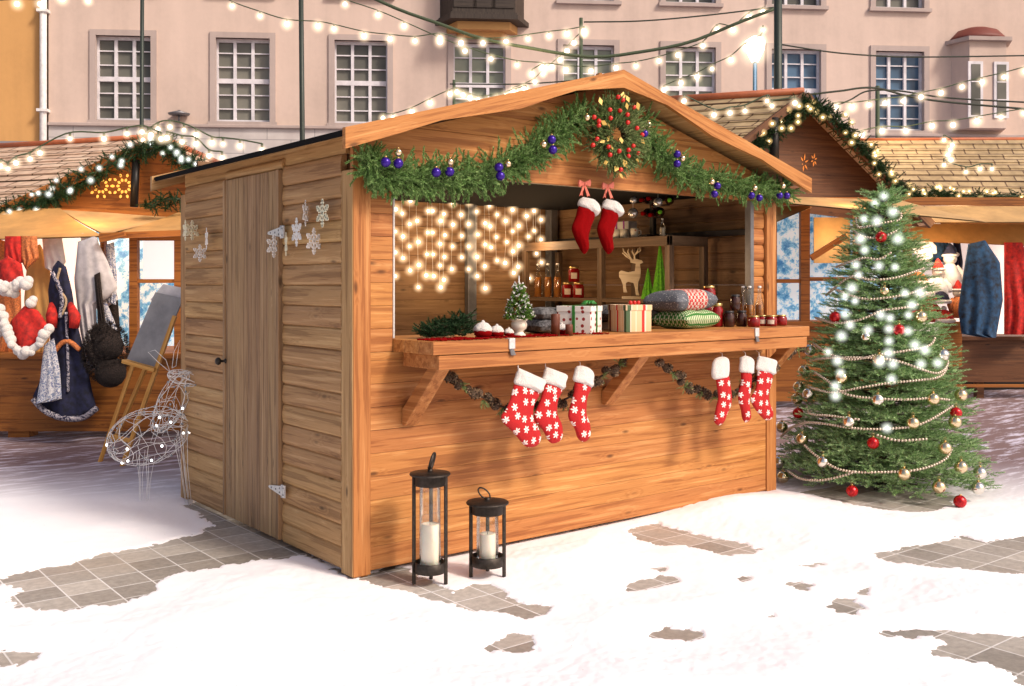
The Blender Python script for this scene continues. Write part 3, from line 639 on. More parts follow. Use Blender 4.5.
for lab, body, cuff, cv, y0, tl in (
 ('largest red snowflake stocking with its plush cuff under the counter latch', [(212, 205), (372, 262), (348, 330), (335, 380), (338, 430), (372, 490), (388, 545), (370, 590), (330, 608), (290, 603), (255, 570), (200, 510), (150, 468), (125, 435), (122, 405), (150, 375), (185, 300)], [(238, 112), (325, 150), (415, 190), (400, 230), (382, 268), (300, 240), (210, 210), (220, 160)], z480, HC-.03, .1),
 ('red snowflake stocking tucked behind the largest stocking, middle of three', [(402, 195), (512, 240), (492, 300), (482, 345), (484, 400), (512, 460), (520, 520), (505, 565), (465, 583), (430, 570), (390, 500), (340, 450), (328, 405), (350, 360), (380, 290)], [(408, 103), (480, 130), (548, 158), (536, 205), (522, 248), (455, 225), (385, 195), (395, 150)], z480, HC+.01, .1),
 ('slim red snowflake stocking hanging alone in front of the brown wall bracket', [(592, 185), (692, 228), (675, 280), (664, 330), (664, 400), (686, 460), (692, 520), (672, 565), (640, 572), (612, 550), (590, 490), (555, 440), (545, 400), (565, 330), (585, 260)], [(600, 100), (640, 98), (685, 118), (712, 150), (708, 195), (698, 238), (640, 215), (580, 190), (586, 145)], z480, HC, .1),
 ('narrow red snowflake stocking with open drooping cuff, nearest the middle bracket', [(782, 130), (808, 126), (814, 150), (817, 190), (808, 215), (797, 240), (787, 245), (779, 235), (783, 205), (788, 180), (785, 155)], [(775, 100), (785, 88), (803, 86), (811, 100), (809, 130), (793, 136), (778, 138), (773, 125)], z380, HC, 0),
 ('thinnest red snowflake stocking seen nearly edge on between two others', [(842, 112), (862, 120), (861, 160), (858, 190), (861, 225), (855, 237), (847, 235), (842, 210), (835, 185), (836, 165), (842, 145)], [(840, 88), (852, 83), (868, 95), (866, 125), (852, 123), (838, 118)], z380, HC, 0),
 ('red snowflake stocking with broad foot, closest to the decorated tree', [(880, 112), (912, 125), (905, 165), (905, 190), (914, 215), (910, 230), (898, 233), (885, 222), (868, 198), (863, 180), (875, 160)], [(882, 83), (902, 88), (922, 95), (920, 112), (916, 128), (896, 122), (877, 115), (878, 98)], z380, HC, 0)):
    g, top = stocking(lab, body, cuff, cv, y0, 'knit', GR, .03 if cv is z480 else .026, tl)
    b = MB(); b.tube([top-UP*.01, top+UP*.02, np.array([top[0], -.30, 1.113])], .0018, 6); b.build('loop', 'pearl', g)
for lab, body, cuff, bx, by, bl_ in (
 ('plain red stocking with white fur cuff in the hatch, further from the glass balls', [(246, 104), (306, 135), (290, 200), (280, 235), (283, 280), (275, 303), (262, 305), (245, 270), (225, 225), (218, 195), (235, 150)], [(262, 70), (300, 82), (328, 110), (322, 145), (305, 150), (275, 128), (245, 105), (250, 85)], 265, 15, 'coral bow on the hatch header above the stocking further from the mugs'),
 ('plain red stocking with white fur cuff in the hatch, beside the printed mugs', [(345, 112), (403, 142), (390, 200), (380, 240), (385, 285), (375, 305), (362, 305), (345, 270), (325, 215), (325, 190), (340, 150)], [(358, 78), (395, 90), (425, 120), (420, 150), (402, 152), (372, 132), (345, 115), (350, 95)], 362, 25, 'coral bow on the hatch header above the stocking beside the mugs')):
    g, top = stocking(lab, body, cuff, z520, -.05, 'redfelt', 'plain red stockings in the hatch', .038)
    b = MB(); b.tube([top-UP*.01, top+UP*.015, PY(*z520(bx, by+10), -.02)], .002, 6); b.build('loop', 'redfelt', g)
    c = PY(*z520(bx, by), -.034); t = thing('ribbon_bow', bl_, 'bow', c, group='coral bows on the hatch header')
    for s_ in (-1, 1):
        b = MB(); b.prism([(0, -.006), (s_*.022, -.013), (s_*.046, -.022), (s_*.052, .002), (s_*.046, .026), (s_*.020, .015), (0, .007)], c, (1, 0, .1), (0, -.35*s_*0, 1), (0, -.014, 0)); b.build('bow_loop', 'ribbon', t, bevel=.004)
        b = MB(); x_ = -.028 if s_ < 0 else .040; b.prism([(-.006, 0), (.008, 0), (x_+.012, -.078), (x_+.001, -.070), (x_-.012, -.082)], c, (1, 0, 0), (0, 0, 1), (0, -.005, 0)); b.build('bow_tail', 'ribbon', t, bevel=.001)
    b = MB(); b.sphere(c+np.array([0, -.012, .0]), .011, 10, 8); b.build('knot', 'ribbon', t)
# pine cone garlands below the counter
def conegarland(label, pts, loc):
    g = thing('pine_cone_garland', label, 'garland', loc, group='pine cone garlands under the counter'); p = smoothpath(pts, 60)
    b = MB(); b.tube(p, .006, 6); b.build('wire', 'bark', g)
    L = np.concatenate([[0], np.cumsum(np.linalg.norm(np.diff(p, axis=0), axis=1))]); s_ = 0.02; i = 0
    while s_ < L[-1]:
        c = np.array([np.interp(s_, L, p[:, j]) for j in range(3)])+RNG.normal(size=3)*.010; ax = nrm(RNG.normal(size=3)+[0, -.8, -.3]); b = MB(); R = random.uniform(.022, .033)
        if i % 4 != 3:
            b.lathe([(R*.2, -R), (R*.75, -R*.8), (R*.95, -R*.3), (R*.8, R*.3), (R*.45, R*.95), (R*.1, R*1.2)], c, 8, axis=ax)
            x = nrm(np.cross(ax, (0.3, .2, 1))); y = np.cross(ax, x)
            for lv in range(5):
                for q in range(8):
                    a = 2*pi*(q+.5*(lv % 2))/8; d = x*cos(a)+y*sin(a); h = (-.75+lv*.42)*R; r_ = R*(.8, 1., .95, .75, .45)[lv]; o_ = c+ax*h+d*r_*.7; tt = np.cross(ax, d); tip = o_+d*r_*.5+ax*R*.3
                    b.add([o_-tt*R*.28, o_+tt*R*.28, tip+tt*R*.14, tip-tt*R*.14, tip+ax*R*.05], [(0, 1, 2, 3), (3, 2, 1, 0)], None, 1 if q % 2 else 0)
            b.build('pine_cone', ['cone', 'cone_pale'], g)
        else:
            n = 7; V, T = needle_cloud(np.tile(c, (n, 1)), rand_unit(n)-[0, .2, .3], .05, 26, .022, .003, .8); npmesh('sprig', V, T, 'fir_olive', g)
        s_ += .040; i += 1
conegarland('pine cone garland drooping behind the three larger stockings', [PY(*z380(x, y), -.20) for x, y in ((150, 125), (195, 155), (240, 180), (300, 205), (380, 200), (440, 180), (500, 140), (560, 105), (590, 96))], PY(*z380(300, 205), -.20))
conegarland('pine cone garland drooping behind the three narrow stockings', [PY(*z380(x, y), -.20) for x, y in ((645, 98), (680, 120), (710, 150), (750, 172), (800, 172), (850, 155), (900, 118), (945, 85), (985, 62))], PY(*z380(750, 172), -.20))

# ------------------------------------------------------------------ light curtain on the back wall
lc = thing('light_curtain', 'curtain of warm white bulbs hanging on the inner back wall', 'string lights', PY(470, 195, 2.35))
CB = [(123, 83), (63, 118), (90, 135), (195, 125), (213, 125), (258, 137), (293, 93), (328, 140), (360, 92), (390, 128), (442, 103), (120, 178), (150, 165), (245, 165), (295, 180), (358, 178), (425, 175), (445, 187), (473, 140), (508, 165), (535, 120), (560, 185), (592, 145), (622, 125), (650, 160), (62, 208), (93, 228), (193, 212), (213, 212), (262, 222), (330, 225), (395, 220), (470, 230), (536, 207), (600, 228), (622, 205), (650, 240), (120, 268), (155, 250), (243, 258), (293, 268), (358, 268), (425, 260), (448, 272), (512, 250), (537, 288), (560, 265), (62, 292), (93, 315), (190, 300), (215, 300), (260, 310), (330, 312), (392, 310), (473, 325), (632, 297), (157, 343), (122, 365), (243, 345), (290, 360), (358, 360), (423, 348), (505, 335), (558, 350), (540, 375), (652, 333), (603, 397), (62, 388), (187, 385), (217, 388), (258, 403), (393, 388), (155, 433), (245, 433), (425, 437)]
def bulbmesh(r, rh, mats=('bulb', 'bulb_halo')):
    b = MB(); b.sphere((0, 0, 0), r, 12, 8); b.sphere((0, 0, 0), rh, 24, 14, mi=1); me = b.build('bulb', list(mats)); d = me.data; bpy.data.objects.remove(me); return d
def bulbs(parent, pts, data, name='bulb'):
    loc = frame(parent)[0]
    for p in pts:
        o = bpy.data.objects.new(name, data); o.scale = [random.uniform(.78, 1.12)]*3; COL.objects.link(o); o.parent = parent; o.location = tolocal(parent, [p])[0]
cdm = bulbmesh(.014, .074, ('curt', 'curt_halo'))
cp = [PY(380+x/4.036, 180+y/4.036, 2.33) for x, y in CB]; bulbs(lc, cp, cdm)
b = MB(); cols = {}
for p in cp: cols.setdefault(round(p[0]/.055), []).append(p)
for kx, q in cols.items():
    q.sort(key=lambda p: -p[2]); pts = [np.array([q[0][0], 2.345, 2.29])]+[p+np.array([0, .012, 0]) for p in q]; b.tube(pts, .0013, 5)
b.tube([(1.65, 2.345, 2.292), (3.42, 2.345, 2.292)], .004, 6); b.build('wire', 'pearl', lc)
for x, y, z in ((1.95, 2.0, 1.95), (2.45, 1.15, 1.75), (2.9, 2.0, 1.95), (2.1, 1.5, 1.62), (2.6, .75, 1.72)):
    light('POINT', 'curtain_glow', (x, y, z-.05), 6.2, (1, .64, .34), shadow_soft_size=.06)  # unseen lamps added inside the hut to fill out the curtain bulbs' light
# ------------------------------------------------------------------ goods on the counter (top at z = 1.258)
ZC = 1.2585
def at_counter(px, y): p = PY(px, 300, y); return np.array([p[0], y, ZC])
# fir bundle
c = PY(447, 325, -.10); g = thing('fir_branch_bundle', 'dark fir branches lying at the empty end of the counter', 'fir branches', (c[0], c[1], ZC))
n = 330; bx_ = RNG.uniform(-.15, .13, n); B = np.stack([bx_+c[0], RNG.uniform(-.05, .05, n)+c[1], ZC+.01+RNG.uniform(0, 1, n)*(.05+.30*np.maximum(bx_+.08, 0))], 1); D = rand_unit(n); D[:, 2] = np.abs(D[:, 2])*.45+.05; D[:, 0] = D[:, 0]*1.3+.3
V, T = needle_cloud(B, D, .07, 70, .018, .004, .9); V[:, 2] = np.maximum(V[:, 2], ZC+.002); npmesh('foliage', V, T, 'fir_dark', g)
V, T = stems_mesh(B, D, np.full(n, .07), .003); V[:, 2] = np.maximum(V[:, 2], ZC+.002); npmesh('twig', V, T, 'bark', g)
# red table lace: flat strands
c0, c1 = at_counter(430, -.28), at_counter(700, -.2); b = MB()
for i in range(150):
    x = random.uniform(c0[0], c0[0]+1.25); y = random.uniform(-.33, -.16); a = random.uniform(0, pi); r_ = random.uniform(.012, .03)
    b.tube([(x+r_*cos(t+a), y+r_*.8*sin(t), ZC+.004+.003*sin(5*t+i)) for t in np.linspace(0, 2*pi*.9, 9)], .0035, 5)
o = tag(b.build('lace_runner', 'redfelt'), 'red lace strip laid along the counter edge under the cakes', 'table runner'); rebase(o, (c0[0], -.25, ZC))
# cakes: white balls on red saucers
for i, (px, py, r, lab) in enumerate(((483, 326, .048, 'biggest snowy white bauble cake beside the fir branches'), (497, 329, .037, 'middle snowy white cake on red saucer'), (509, 331, .027, 'smallest snowy white cake next to the potted tree'), (561.5, 327, .036, 'snowy white cake on red saucer in front of brown candles'))):
    c = at_counter(px, -.24); g = thing('iced_cake', lab, 'cake', c, group='iced cakes on the counter')
    b = MB(); b.lathe([(r*.6, 0), (r*1.02, r*.35), (r*1.05, r*.8), (r*.95, r*.85)], c+np.array([0, 0, .003]), 18); b.build('base', 'redfelt', g)
    b = MB(); b.lathe([(r*1.0, r*.8), (r*1.1, r*.95), (r*.98, r*1.3), (r*.6, r*1.7), (r*.15, r*1.85)], c, 22, fold=7, amp=.05); b.sphere(c+np.array([0, 0, r*1.85]), r*.22, 8, 6); b.build('icing', 'plush', g)
# potted fake tree
c = at_counter(519, -.20); g = thing('potted_mini_tree', 'small snowy topiary tree in cream pot on the counter', 'potted plant', c)
b = MB(); b.lathe([(.036, 0), (.040, .008), (.026, .022), (.024, .03), (.043, .045), (.047, .07), (.040, .085), (.050, .092), (.052, .10), (.044, .10)], c, 24); b.build('pot', 'ceramic', g)
M['leaf_green'] = needles_mat('mini_leaves', [(.2, (.03, .08, .01)), (.6, (.10, .22, .03)), (.9, (.25, .38, .06))])
n = 500; t = RNG.uniform(0, 1, n)**1.4; a = RNG.uniform(0, 2*pi, n); R0 = (.075*(1-t*.85))*RNG.uniform(.6, 1.05, n); B = c+np.stack([np.cos(a)*R0, np.sin(a)*R0, .10+t*.19], 1)
V, T = needle_cloud(B, np.stack([np.cos(a), np.sin(a), RNG.uniform(-.3, .6, n)], 1), .018, 8, .014, .008, 1.1); npmesh('foliage', V, T, 'leaf_green', g)
sel = RNG.random(n) < .42; B2 = B[sel]+np.stack([np.cos(a[sel])*.014, np.sin(a[sel])*.014, np.full(sel.sum(), .008)], 1)
V, T = needle_cloud(B2, rand_unit(len(B2)), .01, 7, .012, .006, 1.3); npmesh('snow_tips', V, T, 'white', g)
b = MB(); b.tube([c+np.array([0, 0, .09]), c+np.array([0, 0, .29])], .006, 6); b.build('trunk', 'bark', g)
# white bird-like snow ornament on tip
b = MB()
for i in range(9):
    a = i*.9; b.tube([c+np.array([0, 0, .27]), c+np.array([cos(a)*.03, sin(a)*.03, .29+.02*sin(i)]), c+np.array([cos(a)*.045, sin(a)*.045, .275])], [.004, .006, .002], 5)
b.tube([c+np.array([0, 0, .27]), c+np.array([0, 0, .345])], [.006, .002], 6); b.build('snowy_tip', 'white', g)
# candles
for px, y, r, h, lab in ((555.5, -.27, .026, .125, 'tall brown pillar candle in front of the grey rolls'), (569, -.32, .022, .065, 'short brown pillar candle beside the dotted present')):
    c = at_counter(px, y); g = thing('brown_candle', lab, 'candle', c, group='brown candles'); b = MB(); b.lathe([(r, 0), (r, h-.004), (r*.92, h), (r*.3, h-.006)], c, 22); b.build('wax', 'candle_brown', g); b = MB(); b.tube([c+np.array([0, 0, h-.01]), c+np.array([.002, 0, h+.008])], .0012, 5); b.build('wick', 'wick', g)
# cushions / rolled textiles
def cushion(name, label, cat, c, U, V, n, w, d, h, mat, group=None, parts=None):
    """pillow: superellipse pad centred at c"""
    U, V, n = nrm(U), nrm(V), nrm(n); b = MB(); N = 22; vs = []
    for sgn in (-1, 1):
        for i in range(N+1):
            for j in range(N+1):
                a, e = -1+2*i/N, -1+2*j/N; edge = max(0, (1-a**4)*(1-e**4)); f = edge**.42; pin = 1-.10*(1-abs(a))*0-.09*(1-a*a)*(abs(e))-.0; pin2 = 1-.09*(1-e*e)*abs(a)
                vs.append(np.asarray(c)+U*a*w*pin2+V*e*d*pin+n*(sgn*h*f+.004*sin(7*a+3*e)*f))
    K = (N+1)**2; fs = []
    for i in range(N):
        for j in range(N):
            q = i*(N+1)+j; fs.append((q, q+1, q+N+2, q+N+1)); fs.append((K+q, K+q+N+1, K+q+N+2, K+q+1))
    gg = [(-1+2*((m % K)//(N+1))/N, -1+2*((m % K) % (N+1))/N, 0) for m in range(2*K)]
    b.add(vs, fs, gg, 0, True); o = b.build(name, mat); tag(o, label, cat, group); rebase(o, np.asarray(c)-n*h); return o
def cushmat(name, fn):
    k = NT(name); gc = k.n('Attribute', attribute_name='gc').outputs['Vector']; sp = k.n('SeparateXYZ', {0: gc})
    nz = k.n('TexNoise', {'Vector': k.objco(), 'Scale': 150., 'Detail': 3.}); k.set(k.b.inputs['Base Color'], fn(k, sp.outputs[0], sp.outputs[1], nz.outputs[0])); k.b.inputs['Roughness'].default_value = .9; k.bump(nz.outputs[0], .6, .004); M[name] = k.m
def f1(k, x, y, n):
    gr = k.ramp(n, [(.35, (.07, .08, .10)), (.7, (.17, .18, .21))]); vn = k.n('TexVoronoi', {'Vector': k.objco(), 'Scale': 60.}); gr = k.mix(k.math('LESS_THAN', vn.outputs[0], .2), gr, (.5, .5, .5, 1))
    ck = k.n('TexChecker', {'Vector': k.objco(), 'Scale': 48., 'Color1': (.48, .02, .02, 1), 'Color2': (.60, .48, .42, 1)})
    band = k.math('LESS_THAN', k.math('ABSOLUTE', k.math('SUBTRACT', x, .02)), .46); return k.mix(band, gr, ck.outputs[0])
cushmat('cushion_nordic', f1)
def f2(k, x, y, n):
    ck = k.n('TexBrick', {'Vector': k.n('Attribute', attribute_name='gc').outputs['Vector'], 'Scale': 7., 'Color1': (.62, .66, .46, 1), 'Color2': (.48, .56, .34, 1), 'Mortar': (.03, .17, .025, 1), 'Mortar Size': .16, 'Brick Width': .75, 'Row Height': .8}); return ck.outputs[0]
cushmat('cushion_green', f2)
R30 = nrm(np.array([1, .12, 0])); V30 = np.array([-R30[1], R30[0], 0])
c = at_counter(686, -.06); cushion('cushion', 'green cushion with white woven check at the bottom of the cushion pile', 'cushion', c+np.array([0, 0, .062]), R30, V30, (0, 0, 1), .21, .15, .064, 'cushion_green', 'cushions on the counter')
cushion('cushion', 'slate blue cushion with red nordic centre panel, top of the cushion pile', 'cushion', c+np.array([-.04, .01, .188]), nrm(R30+np.array([0, 0, .02])), V30, (0, 0, 1), .245, .15, .072, 'cushion_nordic', 'cushions on the counter')
M['cushion_grey'] = plain('grey_star_knit', (.10, .10, .11), .95, var=.6, scale=60, bump=.7, bd=.008)
c = at_counter(625, .10); cushion('cushion', 'charcoal knitted cushion lying behind the two presents', 'cushion', c+np.array([0, .05, .105]), R30, V30, (0, 0, 1), .27, .15, .055, 'cushion_grey', 'cushions on the counter')
tb = at_counter(618, .14); o = MB(); o.box((tb[0]-.2, .12, ZC), (tb[0]+.24, .26, ZC+.05)); o = tag(o.build('wooden_box', 'wood_dark', bevel=.003), 'low dark wooden box under the charcoal cushion', 'box'); rebase(o, (tb[0], .19, ZC))
for i, (zz, r_, lab) in enumerate(((.045, .045, 'rough grey folded knit at the bottom beside the potted tree'), (.12, .04, 'smooth grey folded knit resting on the rough one'))):
    c = at_counter(542, .02); cushion('folded_knit', lab, 'blanket', c+np.array([.01*i, 0, zz-.003*i]), R30, V30, (0, 0, 1), .125-.012*i, .10, r_-.004, 'grey_cloth' if i else 'cushion_grey', 'folded grey knits')
# presents
def present(label, px0, px1, y, h, ang, base, rib, d=.12):
    A = at_counter(px0, y); w = px1; g = thing('gift_box', label, 'gift box', A, group='gift boxes on the counter')
    U = np.array([cos(ang), sin(ang), 0]); V = np.array([-sin(ang), cos(ang), 0]); Z = np.array([0, 0, 1.])
    b = MB(); b.obox(A+Z*.001+U*.004+V*.004, U*(w-.008), V*(d-.008), Z*(h-.03)); b.build('box_body', base, g, bevel=.002)
    b = MB(); b.obox(A+Z*(h-.034), U*w, V*d, Z*.034); b.build('lid', base, g, bevel=.002)
    return g, A, U, V, Z, w, d, h
k = NT('dotted_paper'); oc = k.objco(); vo = k.n('TexVoronoi', {'Vector': oc, 'Scale': 26., 'Randomness': .45}); k.set(k.b.inputs['Base Color'], k.mix(k.math('LESS_THAN', vo.outputs['Distance'], .27), (.80, .77, .73, 1), (.30, .02, .02, 1))); k.b.inputs['Roughness'].default_value = .5; M['dots'] = k.m
k = NT('striped_paper'); sp = k.n('SeparateXYZ', {0: k.objco()}); t = k.math('FRACT', k.math('ADD', k.math('MULTIPLY', k.math('ADD', sp.outputs[0], sp.outputs[1]), 4.6), .10))
bk = (.80, .60, .36, 1); k.set(k.b.inputs['Base Color'], k.ramp(t, [(0, (.16, .02, .02)), (.06, (.03, .02, .02)), (.10, (.55, .40, .24)), (.14, (.05, .10, .04)), (.25, (.70, .62, .5)), (.28, (.75, .52, .30)), (.40, (.78, .68, .5)), (.43, (.75, .52, .30)), (.58, (.70, .02, .015)), (.66, (.78, .70, .56)), (.70, (.75, .52, .30)), (.86, (.78, .68, .5)), (.89, (.72, .5, .3))], 'CONSTANT')); k.b.inputs['Roughness'].default_value = .5; M['stripes'] = k.m
M['rib_green'] = plain('green_ribbon', (.03, .20, .03), .4, scale=60); M['rib_red'] = plain('red_ribbon', (.60, .01, .01), .4, scale=60)
g, A, U, V, Z, w, d, h = present('white present with dark red dots and green ribbon', 591, .22, -.26, .165, .49, 'dots', None, .22)
b = MB(); b.obox(A+U*(w*.46)-V*.002+Z*.002, U*.018, V*.003, Z*h); b.obox(A+U*(w*.46)-V*.002+Z*(h+.0005), U*.018, V*(d+.003), Z*.002); b.build('ribbon', 'rib_green', g)
b = MB(); b.obox(A+V*(d*.46)-U*.002+Z*.002, V*.018, U*.003, Z*h); b.obox(A+V*(d*.46)-U*.002+Z*(h+.0030), V*.018, U*(w+.003), Z*.002); b.build('ribbon', 'rib_green', g)
b = MB()
for i in range(14): a = i*2.4; cc = A+U*(w*.5)+V*.05+Z*(h+.012); b.tube([cc, cc+np.array([cos(a)*.03, sin(a)*.02, .014]), cc+np.array([cos(a)*.055, sin(a)*.03, .0])], [.004, .009, .004], 6)
b.build('bow', 'rib_green', g)
b = MB(); b.obox(A+U*.01+V*.01-U*.045+Z*.001, U*.045, V*.12, Z*.0) if False else None
g, A, U, V, Z, w, d, h = present('striped present in beige, black and red paper', 626, .20, -.25, .168, -.17, 'stripes', None, .20)
b = MB()
for i in range(3): b.sphere(A+U*(.07+.03*i)+V*.05+Z*(h+.014), .013, 10, 7)
b.build('berry_bow', 'berry', g)
# jars and bottles
def jar(label, c, r, h, fill, lidm='lid', lab=True, group='jars of preserve on the counter', cat='jar'):
    g = thing('preserve_jar', label, cat, c, group=group)
    b = MB(); b.lathe([(r*.9, .001), (r, .006), (r, h*.72), (r*.8, h*.84), (r*.78, h*.88)], c, 22); b.build('glass_body', fill, g)
    b = MB(); b.lathe([(r*.86, h*.87), (r*.88, h*.88), (r*.88, h*.99), (r*.82, h)], c, 22); b.build('lid', lidm, g)
    if lab:
        b = MB(); dd = nrm(CAM-c); a0 = math.atan2(dd[1], dd[0]); R = r*1.015; n = 10; vs = []
        for i in range(n+1):
            a = a0-.55+1.1*i/n; vs += [c+np.array([cos(a)*R, sin(a)*R, h*.22]), c+np.array([cos(a)*R, sin(a)*R, h*.60])]
        b.add(vs, [(2*i, 2*i+2, 2*i+3, 2*i+1) for i in range(n)], None, 0, True); b.build('paper_label', 'paper', g)
    return g
c = at_counter(712, .02); jar('tall jar of red preserve standing at the back by the cushions', at_counter(709, .10), .05, .16, 'jam_red')
jar('jar of red preserve beside the dark jars', at_counter(717, -.05), .042, .165, 'jam_red', lab=False)
jar('round labelled jar of red preserve stacked on the tall back jar', at_counter(709, .10)+np.array([0, 0, .161]), .046, .125, 'jam_red')
dk = at_counter(729, -.12); dk2 = at_counter(740.5, -.12)
jar('dark preserve jar in the lower pair, next to the red jar', dk, .038, .112, 'jam_dark', 'metal_dark', False); jar('dark preserve jar in the lower pair, next to the bottles', dk2+np.array([.012, 0, 0]), .038, .112, 'jam_dark', 'metal_dark', False)
jar('dark preserve jar stacked on the lower pair', (dk+dk2)/2+np.array([.004, 0, .113]), .036, .112, 'jam_dark', 'metal_dark', False)
for i, (px, y, lb) in enumerate(((754, -.22, 'bare red jelly jar nearest the bottles'), (762, -.16, 'red jelly jar set slightly behind the front row'), (771, -.22, 'labelled red jelly jar in the front row'), (781, -.20, 'red jelly jar nearest the counter end'))):
    c = at_counter(px, y); jar(lb, c, .042, .078, 'jam_red', lab=(i in (1, 2)), group='small jars of red jelly')
def bottle(label, c, r, h, fill, group, name='glass_bottle', lvl=.5, cap=True, stopper='glass', body='glass'):
    g = thing(name, label, 'bottle', c, group=group); pr = [(r*.92, .002), (r, .008), (r, h*.50), (r*.85, h*.58), (r*.42, h*.74), (r*.34, h*.9), (r*.42, h*.92), (r*.42, h*.95)]
    b = MB(); b.lathe(pr, c, 20); b.build('glass_body', body, g)
    b = MB(); top = h*lvl; pf = [(q*.9, z+.002) for q, z in pr if z < top]+[(np.interp(top, [z for _, z in pr], [q for q, _ in pr])*.9, top)]; b.lathe(pf, c, 18); b.build('liquid', fill, g)
    b = MB(); b.lathe([(r*.30, h*.94), (r*.44, h*.955), (r*.44, h*.985), (r*.3, h)], c, 12); b.build('stopper', 'white' if stopper == 'glass' else stopper, g); return g
for px, y, lb in ((743, .06, 'amber syrup bottle just behind the dark jars'), (749.5, -.0, 'amber syrup bottle in the middle of the counter trio'), (759.5, -.04, 'amber syrup bottle nearest the hatch post')):
    bottle(lb, at_counter(px, y), .031, .285, 'syrup', 'syrup bottles on the counter', lvl=.52, body='glass')

# goods on the rack
def on_rack(px, x, z): p = PX(px, 280, x); return np.array([x, p[1], z])
for px, lb in ((538, 'amber bottle on the rack nearest the back corner'), (548, 'amber bottle on the rack between two others'), (557.5, 'amber bottle on the rack next to the stacked jars')):
    bottle(lb, on_rack(px, 3.12, 1.44), .036, .30, 'syrup', 'amber bottles on the rack', lvl=.6)
for px, dz, lb in ((567.5, 0, 'labelled jar on the rack beside the amber bottles'), (578.5, 0, 'labelled jar on the rack beside the rack post'), (574, .135, 'labelled jar stacked on two others on the rack')):
    jar(lb, on_rack(px, 3.12, 1.44+dz), .048, .132, 'jam_red', lab=True, group='labelled jars on the rack')
# reindeer cut-out
c = on_rack(632, 3.14, 1.44); sc = .0001*88
g = thing('wooden_reindeer', 'pale wooden reindeer figure with raised antlers on the rack', 'figurine', c)
U = -RT*1.0; U = RT; b = MB(); px2m = 1/F*np.dot(c-CAM, FW); dp = np.dot(c-CAM, FW)
def RD(x, y): return ((520+x/4.157-632)*px2m, (485-y)/4.157*px2m+.02)
body = [(412, 385), (420, 378), (450, 385), (478, 380), (482, 350), (460, 345), (458, 335), (482, 330), (505, 335), (512, 345), (498, 352), (502, 380), (500, 405), (492, 425), (490, 455), (496, 482), (482, 482), (478, 450), (472, 430), (450, 425), (440, 430), (440, 450), (446, 470), (430, 470), (428, 440), (420, 415), (412, 405)]
b.prism([RD(x, y) for x, y in body], c-FW*.008, U, UP, FW*.016, grainW=False)
b.build('body', 'ply', g, bevel=.002)
for pts in (((474, 345), (455, 320), (432, 300), (428, 285)), ((462, 330), (448, 300), (452, 288)), ((470, 338), (440, 318), (425, 305)), ((478, 340), (476, 315), (488, 300), (492, 285)), ((477, 318), (466, 300), (468, 290)), ((482, 308), (500, 296), (498, 282))):
    b2 = MB(); q = [c+U*RD(*p)[0]+UP*RD(*p)[1] for p in pts]; b2.tube(q, [.008, .007, .006, .004][:len(q)] if len(q) == 4 else [.007, .006, .004], 6); b2.build('antler', 'ply', g)
b = MB(); b.obox(c-U*.08-FW*.03, U*.19, FW*.06, UP*.02); b.build('base', 'ply', g, bevel=.002)
# green felt cones
M['felt_green'] = plain('green_felt', (.10, .36, .01), .85, var=.35, scale=60, bump=.3)
for px, x, h, r, lb in ((651, 3.13, .24, .05, 'shorter bright green felt cone tree on the rack'), (663, 3.16, .44, .062, 'taller bright green felt cone tree next to the rack post')):
    c = on_rack(px-3, x, 1.44); g = thing('felt_cone_tree', lb, 'ornament', c, group='green felt cone trees'); b = MB(); b.lathe([(r, .0), (r*.96, .01), (r*.5, h*.5), (.004, h)], c, 40, fold=8, amp=.16, sm=False); b.build('cone', 'felt_green', g)
# on the rack top
k = NT('printed_mug'); vo = k.n('TexVoronoi', {'Vector': k.objco(), 'Scale': 26.}); k.set(k.b.inputs['Base Color'], k.mix(k.math('LESS_THAN', vo.outputs[0], .24), (.72, .68, .60, 1), (.38, .10, .06, 1))); M['mug'] = k.m; k.b.inputs['Roughness'].default_value = .3
def mug(lb, c, r=.035, h=.075):
    g = thing('printed_mug', lb, 'mug', c, group='printed mugs on the rack'); b = MB(); b.lathe([(r*.75, .0), (r*.8, .003), (r, h), (r*.93, h), (r*.75, .01)], c, 20); b.build('cup', 'mug', g)
    b = MB(); b.tube([c+RT*(r*.9)+UP*h*.8, c+RT*(r*1.5)+UP*h*.75, c+RT*(r*1.55)+UP*h*.4, c+RT*(r*.85)+UP*h*.25], .005, 6); b.build('handle', 'mug', g)
mug('printed mug at the stocking side of the rack top', on_rack(616.5, 3.10, ZT+.001), .036); mug('printed mug between the two others on the rack top', on_rack(624, 3.12, ZT+.001), .036); mug('printed mug standing apart by the bottle holder', on_rack(634.5, 3.12, ZT+.001), .033)
c = on_rack(625, 3.30, ZT); b = MB(); b.box(c-np.array([.05, .09, 0]), c+np.array([.05, .09, .15]), grain=2); bo = MB()
g = thing('wrapped_parcel', 'white and violet wrapped parcel behind the mugs', 'parcel', c); b.build('box_body', 'white', g, bevel=.003)
for q in (-.045, .04): b2 = MB(); b2.box(c+np.array([-.053, q, 0]), c+np.array([-.0505, q+.018, .153])); b2.build('ribbon', gloss('violet_ribbon', (.30, .03, .30)), g)
